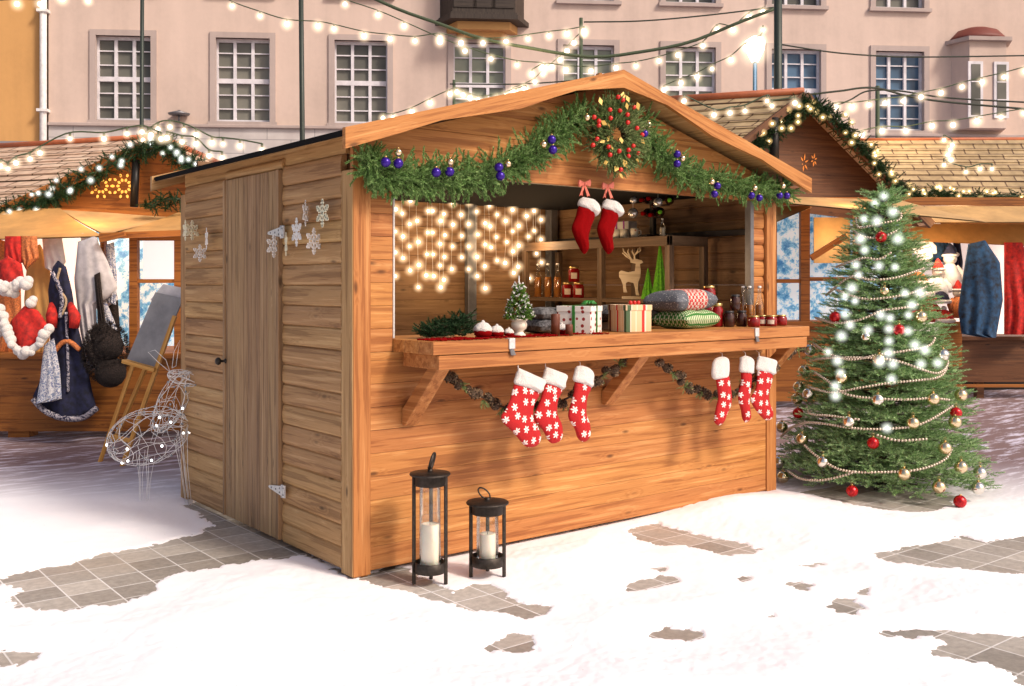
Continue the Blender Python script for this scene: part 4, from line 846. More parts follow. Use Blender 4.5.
# bottle holder with lying bottles
c = on_rack(653, 3.22, ZT); g = thing('bottle_holder', 'black metal holder with lying wine bottles on the rack top', 'bottle rack', c)
b = MB(); b.box(c-np.array([.10, .03, 0]), c+np.array([.10, .03, .02])); b.build('base', 'rack', g, bevel=.003)
b = MB(); b.box(c+np.array([-.02, -.02, .02]), c+np.array([.02, .02, .30])); b.build('post', 'rack', g, bevel=.003)
holds = [(641, 200, .70, 'redfelt', 'red capped'), (650, 215, .7, 'redfelt', 'red capped'), (655, 206, .7, 'rack', 'black capped'), (660, 212, .7, 'felt_green', 'green capped'), (669.5, 200, .7, 'felt_green', 'green capped'), (642.5, 213.5, .7, 'redfelt', 'red capped'), (648, 198.5, .7, 'redfelt', 'red capped')]
pos = ['near the glass balls, upper', 'at the middle of the holder, lower', 'at the holder post', 'beside the holder post, lower', 'standing furthest out towards the hatch post', 'near the glass balls, lower', 'at the top near the post']
for (px, py, _, cm, cn), ps in zip(holds, pos):
    p = PX(px, py, 3.10); d_ = nrm(np.array([1, .5, .12]) if px < 655 else np.array([1, .9, .1])); gb = thing('wine_bottle', cn+' dark wine bottle lying in the holder '+ps, 'bottle', p, group='wine bottles in the black holder')
    b = MB(); b.lathe([(.014, .02), (.014, .07), (.034, .12), (.036, .14), (.036, .26), (.03, .27)], p, 16, axis=d_); b.build('glass_body', 'jam_dark', gb)
    b = MB(); b.lathe([(.012, -.003), (.0165, .0), (.0165, .05), (.014, .052)], p, 14, axis=d_); b.build('capsule', cm, gb)
    b = MB(); b.tube([c+np.array([0, 0, p[2]-ZT-.02 if p[2] > ZT else .1]), p+d_*.16-UP*.036], .006, 6); b.build('cradle', 'rack', g)
cs = on_rack(662.5, 3.12, ZT); bottle('small clear bottle with cork standing before the wine holder', cs, .022, .14, 'paper', 'x', lvl=.5)
for o in list(COL.objects):
    if o.get('group') == 'x': del o['group']
# clear hanging balls
for px, py, r_, lb in ((633.5, 200, .030, 'clear glass ball hanging highest, next to the stockings'), (633, 213, .040, 'largest clear glass ball hanging above the mugs'), (658, 202, .036, 'clear glass ball hanging before the wine holder')):
    p = PX(px, py, 3.0); g = thing('glass_ball', lb, 'bauble', p, group='clear glass balls in the hut'); b = MB(); b.sphere(p, r_, 20, 14); b.build('ball', 'glass_ball', g) if 'glass_ball' in M else b.build('ball', M.setdefault('glass_ball', gloss('silvered_glass', (.55, .55, .56), .7, .15)), g)
    b = MB(); b.tube([p+UP*r_, np.array([p[0], p[1], 2.244])], .0012, 4); b.build('thread', 'pearl', g)

# ------------------------------------------------------------------ lanterns
def lantern(label, px, py, hcap, R, candle_r, candle_h, hk):
    c = PZ(px, py, .0)+np.array([0, 0, .006]); g = thing('lantern', label, 'lantern', c, group='black candle lanterns')
    for dd_ in (-RT-FW*.12, RT-FW*.12, FW):
        p = c+nrm(dd_)*R*.90; b = MB(); b.obox(p-np.array([.009, .006, 0]), (.018, 0, 0), (0, .012, 0), UP*(hcap-.01), 0, 2); b.build('leg', 'metal_black', g, bevel=.002)
    b = MB(); b.lathe([(R*.2, .062), (R*.86, .062), (R*.88, .066), (R*.88, .115), (R*.84, .117), (R*.82, .075), (R*.2, .072)], c, 40); b.build('base_pan', 'metal_black', g)
    b = MB(); b.lathe([(R*.84, hcap-.065), (R*.88, hcap-.063), (R*.88, hcap-.012), (R*1.14, hcap-.012), (R*1.16, hcap-.006), (R*1.12, hcap-.001), (R*.5, hcap+.004), (R*.1, hcap+.008)], c, 44); b.build('lid', 'metal_black', g)
    b = MB(); b.lathe([(R*.58, .08), (R*.60, .09), (R*.60, hcap-.08), (R*.5, hcap-.05)], c, 36); b.build('glass_cylinder', 'glass', g)
    b = MB(); b.tube([c+UP*(hcap), c+UP*(hcap+.018)], .014, 10); b.tube([c+UP*(hcap+.01), c+UP*(hcap+.03)-RT*.004] if hk == 0 else [c+UP*(hcap+.01), c+UP*(hcap+.02)], .010, 8)
    n = 18
    if hk == 0:   # leather strap seen nearly edge on
        lp = [c+UP*(hcap+.015+.042*(1-cos(t)))+(RT*.005+FW*.03)*sin(t)+RT*.022*(1-cos(t))*.5 for t in np.linspace(0, 2*pi, n)]; b.tube(lp, [.009]*n, 6, flat=(nrm(RT*.3-FW), [.006]*n))
    else:
        lp = [c+UP*(hcap+.012+.030*(1-cos(t)))+RT*.026*sin(t)-RT*.018*(1-cos(t)) for t in np.linspace(0, 2*pi, n)]; b.tube(lp, .0045, 6)
    b.build('handle', 'metal_black', g)
    b = MB(); b.lathe([(candle_r*.98, .076), (candle_r, .082), (candle_r, .076+candle_h-.004), (candle_r*.95, .076+candle_h), (candle_r*.5, .076+candle_h-.004), (.004, .076+candle_h-.006)], c, 32)
    w_ = b.build('candle', 'wax', g); b = MB(); b.tube([c+UP*(.07+candle_h), c+UP*(.088+candle_h)], .0015, 5); b.build('wick', 'wick', w_)
lantern('taller black metal lantern with ivory candle in front of the hut', 430, 585, .575, .092, .047, .235, 0)
lantern('shorter black metal lantern with ivory candle in front of the hut', 487.5, 578, .40, .098, .043, .155, 1)

# ------------------------------------------------------------------ snowflake ornaments on the side wall
def z150(x, y): return 150+x/2.744, 130+y/2.744
def flake(label, zx, zy, R, turn, mat, strings=True):
    c = PX(*z150(zx, zy), -.055); b = MB(); U = np.array([sin(turn), cos(turn), 0]); V = UP; Nn = np.cross(U, V)
    def bar2(a, e, w): 
        A = c+U*a[0]+V*a[1]; B_ = c+U*e[0]+V*e[1]; b.bar(A, B_, .004, w, up=nrm(np.cross(Nn, B_-A)))
    for i in range(6):
        a = pi/2+i*pi/3; d = np.array([cos(a), sin(a)]); bar2((0, 0), d*R, R*.15)
        for t, l in ((.35, .28), (.6, .26), (.82, .15)):
            for s_ in (-1, 1):
                e = np.array([cos(a+s_*.9), sin(a+s_*.9)]); bar2(d*R*t, d*R*t+e*R*l, R*.12)
    o = tag(b.build('snowflake_ornament', mat), label, 'snowflake ornament', 'snowflakes on the side wall of the hut'); rebase(o, c); return c
FL = [(97, 275, .085, .1, 'snowflake_gold', 'cut-out snowflake at the rear corner of the plank side'), (116, 275, .08, 1.2, 'snowflake_gold', 'thin turned snowflake touching the one at the rear corner'), (155, 298, .085, .25, 'snowflake', 'cut-out snowflake near the rear, lowest full one'), (137, 338, .07, 1.3, 'snowflake', 'thin turned snowflake hanging lowest near the rear corner'),
      (427, 228, .085, .7, 'snowflake', 'turned pale snowflake below the empty stretch of upper wall'), (473, 228, .09, 0, 'snowflake_gold', 'yellowish snowflake nearest the front corner'), (402, 280, .095, .1, 'snowflake', 'largest white snowflake at the centre of the door side cluster'), (373, 313, .08, .35, 'snowflake_gold', 'yellowish snowflake at the seam of door and boards'), (340, 318, .08, 1.15, 'snowflake', 'thin turned snowflake below the upper door hinge'), (450, 305, .085, 1.15, 'snowflake', 'thin turned snowflake lowest near the front corner')]
for zx, zy, R, tn, mt, lb in FL: flake(lb, zx, zy, R*.86, tn, mt)
# ================================================================== DECORATED TREE
TC = P(882, 488, 7.72); TC[2] = 0.; TH = 2.30; TR = .80
def tr(z): return float(np.interp(1-z/TH, [0, .03, .10, .23, .37, .53, .70, .87, .95, 1.], [.02, .09, .175, .28, .37, .47, .585, .71, .765, .74]))
tree = thing('christmas_tree', 'tall green artificial fir tree standing on the snow beside the hut', 'christmas tree', TC)
b = MB(); b.tube([TC+UP*z for z in (0, .5, 1.2, 2.2)], [.035, .03, .02, .006], 8); b.build('trunk', 'bark', tree)
b = MB()
for i in range(4):
    a = i*pi/2+.4; b.bar(TC+UP*.02, TC+np.array([cos(a)*.28, sin(a)*.28, .012]), .04, .02)
b.build('stand', 'metal_black', tree)
Bs, Ds, Ls, SB, SDr, SL = [], [], [], [], [], []
z = .10; lv = 0
while z < TH-.05:
    R = tr(z); nb_ = int(max(7, 10+25*R)); 
    for i in range(nb_):
        a = 2*pi*(i+random.random()*.7)/nb_+lv*.7; out = np.array([cos(a), sin(a), 0]); zz = z+random.uniform(-.03, .03)
        Lb = R*random.uniform(.88, 1.04); up = .10 if z < .5 else .18+.35*(z/TH)**3; o = TC+UP*zz
        tan = np.array([-sin(a), cos(a), 0]); droop = random.uniform(.05, .18)
        def pt(t): return o+out*Lb*t+UP*(up*Lb*t-droop*Lb*t*t)
        SB.append(o); SDr.append(pt(.95)-o); SL.append(np.linalg.norm(pt(.95)-o))
        m = int(max(4, Lb/.045))
        for j in range(m):
            t = .22+.78*(j+.5)/m; q = pt(t); sd_ = (-1)**j; Lt = (.17*Lb+.045)*(1.15-t*.55)
            d = out*random.uniform(.65, 1.)+tan*sd_*random.uniform(.5, 1.1)+UP*random.uniform(-.1, .35)
            if j == m-1: d = out+UP*.15; Lt = .10
            Bs.append(q); Ds.append(d); Ls.append(Lt)
            if random.random() < .5: Bs.append(q); Ds.append(out*.8+UP*random.uniform(.2, .7)+tan*random.uniform(-.4, .4)); Ls.append(Lt*.75)
    z += .052+.035*(1-z/TH); lv += 1
for i in range(14): Bs.append(TC+UP*(TH-.12+.008*i)); Ds.append(rand_unit(1)[0]*.4+UP*.7); Ls.append(.07)
Bs, Ds, Ls = np.array(Bs), np.array(Ds), np.array(Ls)
V, T = needle_cloud(Bs, Ds, Ls, 52, .026, .0042, .95); V[:, 2] = np.maximum(V[:, 2], .02)
npmesh('foliage', V, T, 'fir_tree', tree); print('tree tris', len(T))
V, T = stems_mesh(Bs, Ds, Ls*.9, .0022); npmesh('twig', V, T, 'bark', tree)
V, T = stems_mesh(np.array(SB), np.array(SDr), np.array(SL), .006); npmesh('branch', V, T, 'bark', tree)
def tree_pt(px, py, push=.02):
    """the point on the front of the tree's outline that this line of sight meets"""
    r = ray(px, py); best, bp = 1e9, None
    for d in np.linspace(6.6, 8.4, 240):
        p = CAM+r*d; h = np.hypot(p[0]-TC[0], p[1]-TC[1])-tr(min(max(p[2], .02), TH-.02))-push
        if h < .0: return p
        if h < best: best, bp = h, p
    return bp
def zt(x, y): return 760+x/1.958, 170+y/1.96
STR = [[(188, 95), (192, 112), (215, 110), (245, 103), (272, 98), (276, 86), (262, 78)], [(178, 112), (200, 130), (235, 132), (270, 118)], [(150, 190), (175, 180), (205, 172), (232, 175), (260, 160)],
 [(130, 245), (150, 228), (180, 208), (215, 215), (262, 212), (300, 200), (325, 190)], [(150, 235), (200, 252), (250, 250), (300, 240), (330, 225)], [(110, 290), (150, 300), (200, 292), (240, 275), (280, 270), (315, 262)],
 [(105, 340), (135, 360), (180, 372), (230, 362), (280, 355), (330, 345), (345, 325)], [(98, 372), (140, 368), (200, 368), (260, 372), (320, 392), (350, 398), (368, 380), (360, 358)], [(95, 425), (140, 436), (190, 428), (250, 418), (310, 412), (352, 405), (368, 385)],
 [(105, 395), (135, 415), (170, 440), (230, 448), (290, 450), (335, 447), (380, 452)], [(92, 465), (100, 478), (140, 482), (200, 490)], [(42, 522), (70, 500), (110, 495), (160, 503), (210, 508), (270, 506), (310, 500), (350, 480), (388, 455)],
 [(88, 540), (110, 560), (150, 585), (190, 592), (240, 592), (290, 590), (330, 582), (365, 565), (378, 540)], [(55, 590), (80, 605), (120, 608), (160, 600), (190, 590)], [(230, 520), (270, 530), (330, 527)]]
g = thing('bead_garland', 'pearly bead strand wound in loops all over the tall decorated tree', 'bead garland', TC)
for q in STR:
    p = np.array([tree_pt(*zt(*a), push=.035) for a in smoothpath([np.array(c_) for c_ in q], 26)]); p = smoothpath(p[::2], 60)
    for it in range(2): p[1:-1] = (p[:-2]+p[1:-1]*2+p[2:])/4
    L = np.concatenate([[0], np.cumsum(np.linalg.norm(np.diff(p, axis=0), axis=1))]); n = int(L[-1]/.021); b = MB()
    for s_ in np.linspace(0, L[-1], n): b.sphere([np.interp(s_, L, p[:, j]) for j in range(3)], .0105, 7, 5)
    b.build('bead_strand', 'bead', g)
def bauble(px, py, r, mat, label, grp, flat=False):
    c = tree_pt(px, py, .03) if not flat else None
    g = thing('tree_bauble', label, 'bauble', c, group=grp); b = MB(); b.sphere(c, r, 24, 16); b.build('ball', mat, g)
    b = MB(); b.lathe([(r*.2, r*.96), (r*.22, r*1.12), (r*.12, r*1.2)], c, 10); b.tube([c+UP*r*1.15+RT*.008*sin(t)+UP*.012*(1-cos(t)) for t in np.linspace(0, 6, 9)], .0012, 4); b.build('cap', 'lid', g)
GOLD = [(810, 350, 'uppermost of the pale balls clustered at the hut side of the tree'), (804, 371, 'pale ball just below the uppermost one on the hut side'), (799, 387, 'pale ball at the top of the tight trio on the hut side'), (808.5, 394, 'pale ball at the inner side of the tight trio by the hut'), (797, 399, 'lowest pale ball of the tight trio by the hut'),
 (782, 427, 'pale ball touching the corner post of the hut'), (779, 462, 'pale ball low on the hut side, above the lowest one'), (783, 477, 'lowest pale ball on the hut side of the tree'), (802, 439, 'pale ball between the red ball and the loop end on the hut side'), (823, 462, 'pale ball on the lowest long bead strand near the hut'),
 (879, 360, 'pale ball at the centre of the tree among the white lights'), (842, 378, 'pale ball beside the lowest pair of white lights'), (878, 400, 'pale ball on the centre strand at mid height'), (933, 399, 'pale ball on the mid height strand, street side'), (961, 395, 'pale ball at the tip of the sticking out mid branch'),
 (849, 422, 'pale ball below the mid strand near the trunk line'), (913, 423, 'large pale ball on the long rising strand'), (955, 422, 'pale ball partly covering a red one at the outer edge'), (943, 355, 'pale ball at the outer end of the wide bead loop'), (945, 448, 'pale ball on the lower outer branches'),
 (961, 467, 'pale ball on an outer low branch, upper of two'), (980, 473, 'outermost pale ball on the longest low branch'), (904, 474, 'pale ball hanging on the lowest long strand, middle'), (939, 487, 'low pale ball above the fallen red one'), (978, 488, 'low outermost pale ball under the longest branch'), (884.5, 291, 'pale ball highest up near the white lights'), (921, 317, 'pale ball at the outer edge of the upper half'), (866, 337, 'small copper looking ball deep in the upper half')]
for i, (x, y, lb) in enumerate(GOLD): bauble(x, y, .046 if i not in (25, 27) else .034, 'goldball' if i % 3 else 'silverball', lb, 'pale metallic balls on the tree')
for x, y, lb in ((881, 237, 'red ball near the top of the decorated tree'), (835, 317, 'red ball on the hut side of the upper half'), (899, 330, 'red ball half hidden at the heart of the tree'), (798, 413, 'red ball at the outer hut side below the pale trio'), (956, 413, 'red ball peeking out behind a pale one at the street side'), (873, 443, 'red ball at the middle of the lower half'), (852, 491, 'lowest hanging red ball near the snow')):
    bauble(x, y, .042, 'redball', lb, 'red crackled balls on the tree')
c = PZ(960, 508, .0)+UP*.045; g = thing('tree_bauble', 'red ball lying on the snow beside the tree', 'bauble', c); b = MB(); b.sphere(c, .044, 24, 16); b.build('ball', 'redball', g)
b = MB(); b.lathe([(.009, .042), (.010, .05), (.004, .053)], c, 10, axis=(.5, .2, .8)); b.build('cap', 'lid', g)
LED = [(864, 219), (877, 221), (860.5, 239), (864.6, 250), (856, 265), (879, 266), (895, 267), (858.5, 275), (852, 288), (855, 301), (905, 293), (920, 293), (845, 314), (881, 315), (908.5, 315), (890, 318), (841.6, 336), (889, 329), (850, 325), (889, 341), (908, 331), (888.6, 353), (880, 362), (925, 350), (921, 364), (938, 363), (837.5, 361), (840.6, 373), (891.6, 379), (835.5, 386), (835.5, 396), (875, 203), (884, 196), (893, 212), (893, 364), (898, 239), (828, 352), (868, 330), (915, 345), (845, 296), (912, 305), (887, 428)]
lt = thing('string_lights', 'string of cool white star bright lights on the decorated tree', 'string lights', TC)
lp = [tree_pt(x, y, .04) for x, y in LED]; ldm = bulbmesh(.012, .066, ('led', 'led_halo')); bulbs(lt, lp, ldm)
order = sorted(lp, key=lambda p: -p[2]); b = MB()
for i in range(len(order)-1):
    a_, c_ = order[i], order[i+1]; m_ = (a_+c_)/2; m_ = m_+(TC*[1, 1, 0]+[0, 0, m_[2]]-m_)*.12-UP*.02; b.tube([a_, m_, c_], .0018, 4)
b.build('wire', 'cable_green', lt)
# ================================================================== TOWN HOUSES BEHIND
A_ = P(0, 285, 29.); B_ = P(989, 285, 31.5); FU = nrm((B_-A_)*[1, 1, 0]); FA = np.array([A_[0], A_[1], 0]); FN = np.array([FU[1], -FU[0], 0])
if np.dot(FN, CAM-FA) < 0: FN = -FN
def fp(px, py, off=0.):
    r = ray(px, py); o = FA+FN*off; t = np.dot(o-CAM, FN)/np.dot(r, FN); p = CAM+r*t; return np.dot(p-FA, FU), p[2]
def fw(u, z, off=0.): return FA+FU*u+FN*off+UP*z
def fbox(b, u0, u1, z0, z1, n0, n1, mi=0): b.obox(fw(u0, z0, n0), FU*(u1-u0), FN*(n1-n0), UP*(z1-z0), mi, 0)
def plaster(name, c):
    k = NT(name); oc = k.objco(); n1 = k.n('TexNoise', {'Vector': oc, 'Scale': .35, 'Detail': 6., 'Roughness': .6}); n2 = k.n('TexNoise', {'Vector': oc, 'Scale': 7., 'Detail': 5.})
    mp = k.n('Mapping', {'Vector': oc, 'Scale': (1.6, 1.6, .12)}); n3 = k.n('TexNoise', {'Vector': mp, 'Scale': 1.5, 'Detail': 5.})
    f = k.math('ADD', k.math('MULTIPLY', n1.outputs[0], .55), k.math('ADD', k.math('MULTIPLY', n2.outputs[0], .12), k.math('MULTIPLY', n3.outputs[0], .35)))
    k.set(k.b.inputs['Base Color'], k.ramp(f, [(.36, tuple(x*.84 for x in c)), (.52, c), (.68, tuple(min(1, x*1.1) for x in c))])); k.b.inputs['Roughness'].default_value = .9; k.bump(n2.outputs[0], .3, .01); M[name] = k.m
plaster('pink_plaster', (.61, .48, .41)); plaster('orange_plaster', (.60, .33, .12)); plaster('stone_surround', (.44, .36, .33)); plaster('grey_stone', (.26, .25, .27))
k = NT('base_blocks'); mp = k.n('Mapping', {'Vector': k.objco(), 'Rotation': (pi/2, 0, 0)}); 
gcn = k.n('Attribute', attribute_name='gc').outputs['Vector']; br = k.n('TexBrick', {'Vector': k.n('Mapping', {'Vector': gcn, 'Rotation': (0, 0, 0)}), 'Scale': 1., 'Color1': (.47, .44, .43, 1), 'Color2': (.55, .51, .49, 1), 'Mortar': (.30, .28, .28, 1), 'Mortar Size': .012, 'Brick Width': 1.4, 'Row Height': .42})
nz = k.n('TexNoise', {'Vector': k.objco(), 'Scale': 1.5, 'Detail': 6.}); k.set(k.b.inputs['Base Color'], k.mix(.35, br.outputs[0], k.ramp(nz.outputs[0], [(.3, (.3, .3, .3)), (.7, (.75, .75, .75))]), 'OVERLAY')); M['base_blocks'] = k.m
k = NT('window_pane'); nz = k.n('TexNoise', {'Vector': k.objco(), 'Scale': .45, 'Detail': 3.}); k.set(k.b.inputs['Base Color'], k.ramp(nz.outputs[0], [(.35, (.07, .072, .065)), (.65, (.20, .195, .165))])); k.b.inputs['Roughness'].default_value = .12; k.b.inputs['Specular IOR Level'].default_value = .25; M['pane'] = k.m
k = NT('window_pane_blue'); nz = k.n('TexNoise', {'Vector': k.objco(), 'Scale': .6, 'Detail': 3.}); k.set(k.b.inputs['Base Color'], k.ramp(nz.outputs[0], [(.35, (.05, .09, .14)), (.65, (.12, .22, .34))])); k.b.inputs['Roughness'].default_value = .12; k.b.inputs['Specular IOR Level'].default_value = .25; M['pane_blue'] = k.m
k = NT('window_pane_green'); nz = k.n('TexNoise', {'Vector': k.objco(), 'Scale': .8, 'Detail': 3.}); k.set(k.b.inputs['Base Color'], k.ramp(nz.outputs[0], [(.35, (.16, .18, .13)), (.65, (.28, .30, .22))])); k.b.inputs['Roughness'].default_value = .15; M['pane_green'] = k.m
M['frame_white'] = plain('window_frame_paint', (.70, .68, .72), .5, scale=3)
house = thing('town_house', 'long pink plastered town house with tall white casement windows', 'building', fw(14, 0)); 
ud = fp(45, 100)[0]; ZB = 6.33; UE = fp(1250, 100)[0]
ohouse = thing('town_house', 'orange plastered house at the edge of the square beside a drainpipe', 'building', fw(-3, 0))
b = MB(); fbox(b, -14, ud-.15, 5.75, 15, -6, 0, 0); fbox(b, -14, ud-.13, 5.62, 5.75, -6, .06, 1); fbox(b, -14, ud-.15, 0, 5.62, -6, .02, 1); b.build('wall', ['orange_plaster', 'grey_stone'], ohouse)
b = MB(); b.tube([fw(ud, 0, .14), fw(ud, 15, .14)], .10, 12); [fbox(b, ud-.15, ud+.15, z_, z_+.08, 0, .28) for z_ in (6.6, 9.5, 12.5)]; o = tag(b.build('drainpipe', 'white'), 'pale vertical drainpipe between the orange and the pink house', 'drainpipe'); rebase(o, fw(ud, 0))
# window openings in the front wall
WX = [(97, 150), (217, 269), (336, 386), (454, 505), (563, 614), (665, 716), (770, 822), (875, 924)]
WZ0, WZ1 = 6.40, 8.90; HW2 = .79
wc_ = [fp((a+c)/2, 90)[0] for a, c in WX]; UPZ0, UPZ1 = 10.25, 12.75
bay_u0, bay_u1 = fp(950, 100)[0], fp(1003, 100)[0]
b = MB(); xs = [ud+.1]
allw = wc_+[fp(1095, 100)[0]]
def course(z0, z1, cut):
    u = ud+.1
    for c_ in cut: fbox(b, u, c_-HW2-.04, z0, z1, -.5, 0); u = c_+HW2+.04
    fbox(b, u, UE, z0, z1, -.5, 0)
fbox(b, ud+.1, UE, ZB-.02, WZ0, -.5, 0); course(WZ0, WZ1, allw); fbox(b, ud+.1, UE, WZ1, UPZ0, -.5, 0); course(UPZ0, UPZ1, allw); fbox(b, ud+.1, UE, UPZ1, 15, -.5, 0); fbox(b, ud+.1, UE, 0, 15, -6, -1.2)
b.build('wall', 'pink_plaster', house)
b = MB(); b.obox(fw(ud+.12, 0, -.5), FU*(UE-ud-.12), UP*(ZB-.12), FN*.56, 0, 0); b.build('stone_base', 'base_blocks', house)
b = MB(); fbox(b, ud+.12, UE, ZB-.12, ZB-.02, -.5, .16); b.build('ledge', 'stone_surround', house, bevel=.02)
def window(u, z0, z1, pane):
    b = MB(); s_ = .17; fbox(b, u-HW2-s_, u-HW2, z0-.02, z1+s_, -.1, .05); fbox(b, u+HW2, u+HW2+s_, z0-.02, z1+s_, -.1, .05); fbox(b, u-HW2, u+HW2, z1, z1+s_, -.1, .05); fbox(b, u-HW2-s_-.05, u+HW2+s_+.05, z0-.11, z0, -.3, .12)
    w_ = b.build('window', 'stone_surround', house)
    b = MB(); n0, n1 = -.24, -.16; zm = (z0+z1)/2
    for uu in (-HW2, -HW2/3-.0, HW2/3, HW2): fbox(b, u+uu-.045, u+uu+.045, z0, z1, n0, n1)
    fbox(b, u-HW2, u+HW2, z0, z0+.09, n0-.003, n1+.003); fbox(b, u-HW2, u+HW2, z1-.09, z1, n0-.003, n1+.003); fbox(b, u-HW2, u+HW2, zm-.07, zm+.07, n0-.003, n1+.004)
    for hz0, hz1 in ((z0, zm), (zm, z1)):
        for q in (1, 2): zz = hz0+(hz1-hz0)*q/3; fbox(b, u-HW2, u+HW2, zz-.017, zz+.017, n0+.01, n1-.02)
    b.build('frame', 'frame_white', w_)
    b = MB(); fbox(b, u-HW2, u+HW2, z0, z1, -.26, -.25); b.build('pane', pane, w_)
for i, u in enumerate(allw):
    window(u, WZ0, WZ1, 'pane' if i < 3 else 'pane_green' if i < 6 else 'pane_blue'); window(u, UPZ0, UPZ1, 'pane')
# oriel
u0, u1 = fp(440, 10)[0], fp(524, 10)[0]; zb = fp(480, 26)[1]
M['oriel'] = wood('oriel_wood', (.025, .018, .014), (.05, .036, .028), (.08, .06, .045))
b = MB(); pf = [(u0, 0), (u0+.35, .75), (u1-.35, .75), (u1, 0)]
def fpr(b, prof, z0, z1, mi=0): b.prism(prof, FA+UP*z0, FU, FN, UP*(z1-z0), mi)
fpr(b, pf, zb+.12, 14); b.build('oriel', 'oriel', house)
b = MB(); fpr(b, [(u0-.15, 0), (u0+.28, .92), (u1-.28, .92), (u1+.15, 0)], zb-.02, zb+.12); fpr(b, [(u0-.05, 0), (u0+.3, .84), (u1-.3, .84), (u1+.05, 0)], zb+.12, zb+.2); b.build('oriel_cornice', 'oriel', house)
b = MB(); fpr(b, [(u0+.2, 0), (u0+.5, .6), (u1-.5, .6), (u1-.2, 0)], zb-.25, zb-.02); fpr(b, [(u0+.5, 0), (u0+.7, .35), (u1-.7, .35), (u1-.5, 0)], zb-.42, zb-.25); b.build('oriel_bracket', 'orange_plaster', house)
for q in (.2, .5, .8):
    b = MB(); uu = u0+.35+(u1-u0-.7)*q; fbox(b, uu-.34, uu+.34, zb+.35, zb+2.2, .75, .78); b.build('oriel_panel', 'oriel', house)
# bay with red dome
uc = fp(977, 60)[0]; zt_ = fp(977, 42)[1]; zz0 = fp(965, 121)[1]; hw_ = .85
b = MB(); pf = [(uc-hw_, 0), (uc-hw_+.25, .6), (uc+hw_-.25, .6), (uc+hw_, 0)]; fpr(b, pf, ZB+.1, zt_-.1); b.build('bay', 'pink_plaster', house)
b = MB(); fpr(b, [(uc-hw_-.2, 0), (uc-hw_+.15, .75), (uc+hw_-.15, .75), (uc+hw_+.2, 0)], zt_-.12, zt_); b.build('bay_cornice', 'stone_surround', house)
M['dome_red'] = plain('dome_red', (.16, .03, .02), .6, scale=5); b = MB(); b.lathe([(hw_+.1, 0), (hw_*.98, .12), (hw_*.75, .32), (hw_*.4, .42), (.05, .46)], fw(uc, zt_, .0), 24, squash=(FN, .8)); b.build('bay_roof', 'dome_red', house)
for du in (-.42, .42):
    b = MB(); fbox(b, uc+du-.24, uc+du+.24, zz0, zz0+1.75, .60, .64); w_ = b.build('window', 'frame_white', house); b = MB(); fbox(b, uc+du-.15, uc+du+.15, zz0+.08, zz0+1.66, .642, .65); [fbox(b, uc+du-.15, uc+du+.15, zz0+q, zz0+q+.03, .651, .66, 1) for q in (.55, 1.1)]; b.build('pane', ['pane', 'frame_white'], w_)
# wall lamp on the ledge
b = MB(); p = fw(fp(181, 120)[0], ZB, .25); b.lathe([(.30, .22), (.32, .26), (.05, .34), (.04, .36)], p, 14); b.tube([p+UP*.0, p+UP*.24], .03, 6); o = tag(b.build('wall_lamp', 'metal_grey'), 'small grey wall lamp sitting on the stone ledge', 'lamp'); rebase(o, p)

# ================================================================== POLES, CABLES, STRINGS OF LIGHT
def pole(name, label, px, py0, d, r, mat, grp=None, lean=0, top=None):
    p = P(px, 285, d); base = np.array([p[0], p[1], 0]); tp = P(px+lean, py0, d); b = MB(); b.tube([base, base*.5+tp*.5, tp], [r*1.15, r, r*.9], 10); b.lathe([(r*1.6, 0), (r*1.6, .03)], base, 10)
    o = tag(b.build(name, mat), label, 'pole', grp); rebase(o, base); return tp
PD = 17.
pole('market_pole', 'slim dark pole rising over the roof peak of the clothes stall', 140.5, -60, PD, .035, 'pole', 'poles carrying the lights', 2)
pole('market_pole', 'slim dark pole between the second and third window of the pink house', 304.5, -60, PD, .045, 'pole', 'poles carrying the lights', -4)
pole('market_pole', 'short green pole topped just above the hut roof', 581, 18, PD, .035, 'cable_green', 'poles carrying the lights')
pole('market_pole', 'thick dark pole beside the brown gable peak', 778, -60, 14.5, .062, 'pole', 'poles carrying the lights')
pole('market_pole', 'thin green pole in front of the last tall window', 877.5, 86, PD, .04, 'cable_green', 'poles carrying the lights')
pole('market_pole', 'short green pole by the lights over the hut eave', 454, 80, PD, .03, 'cable_green', 'poles carrying the lights')
# street lamp
p = P(755, 285, 24.); base = np.array([p[0], p[1], 0]); lt_ = P(755, 62, 24.); sl = thing('street_lamp', 'lit street lamp with glowing lantern head beside the blue windows', 'street lamp', base)
b = MB(); b.tube([base, lt_], [.09, .05], 10); b.build('post', 'pole', sl)
b = MB(); b.lathe([(.08, 0), (.22, .3), (.24, .5), (.05, .62)], lt_, 12); b.build('lamp_head', 'bulb', sl)
b = MB(); b.sphere(lt_+UP*.3, .62, 28, 18); b.build('glow', 'bulb_halo', sl)  # bloom around the lamp head, added as a glowing sphere
light('POINT', 'street_lamp_glow', lt_+UP*.3+FN*.5, 260., (.45, .62, 1), shadow_soft_size=.3)
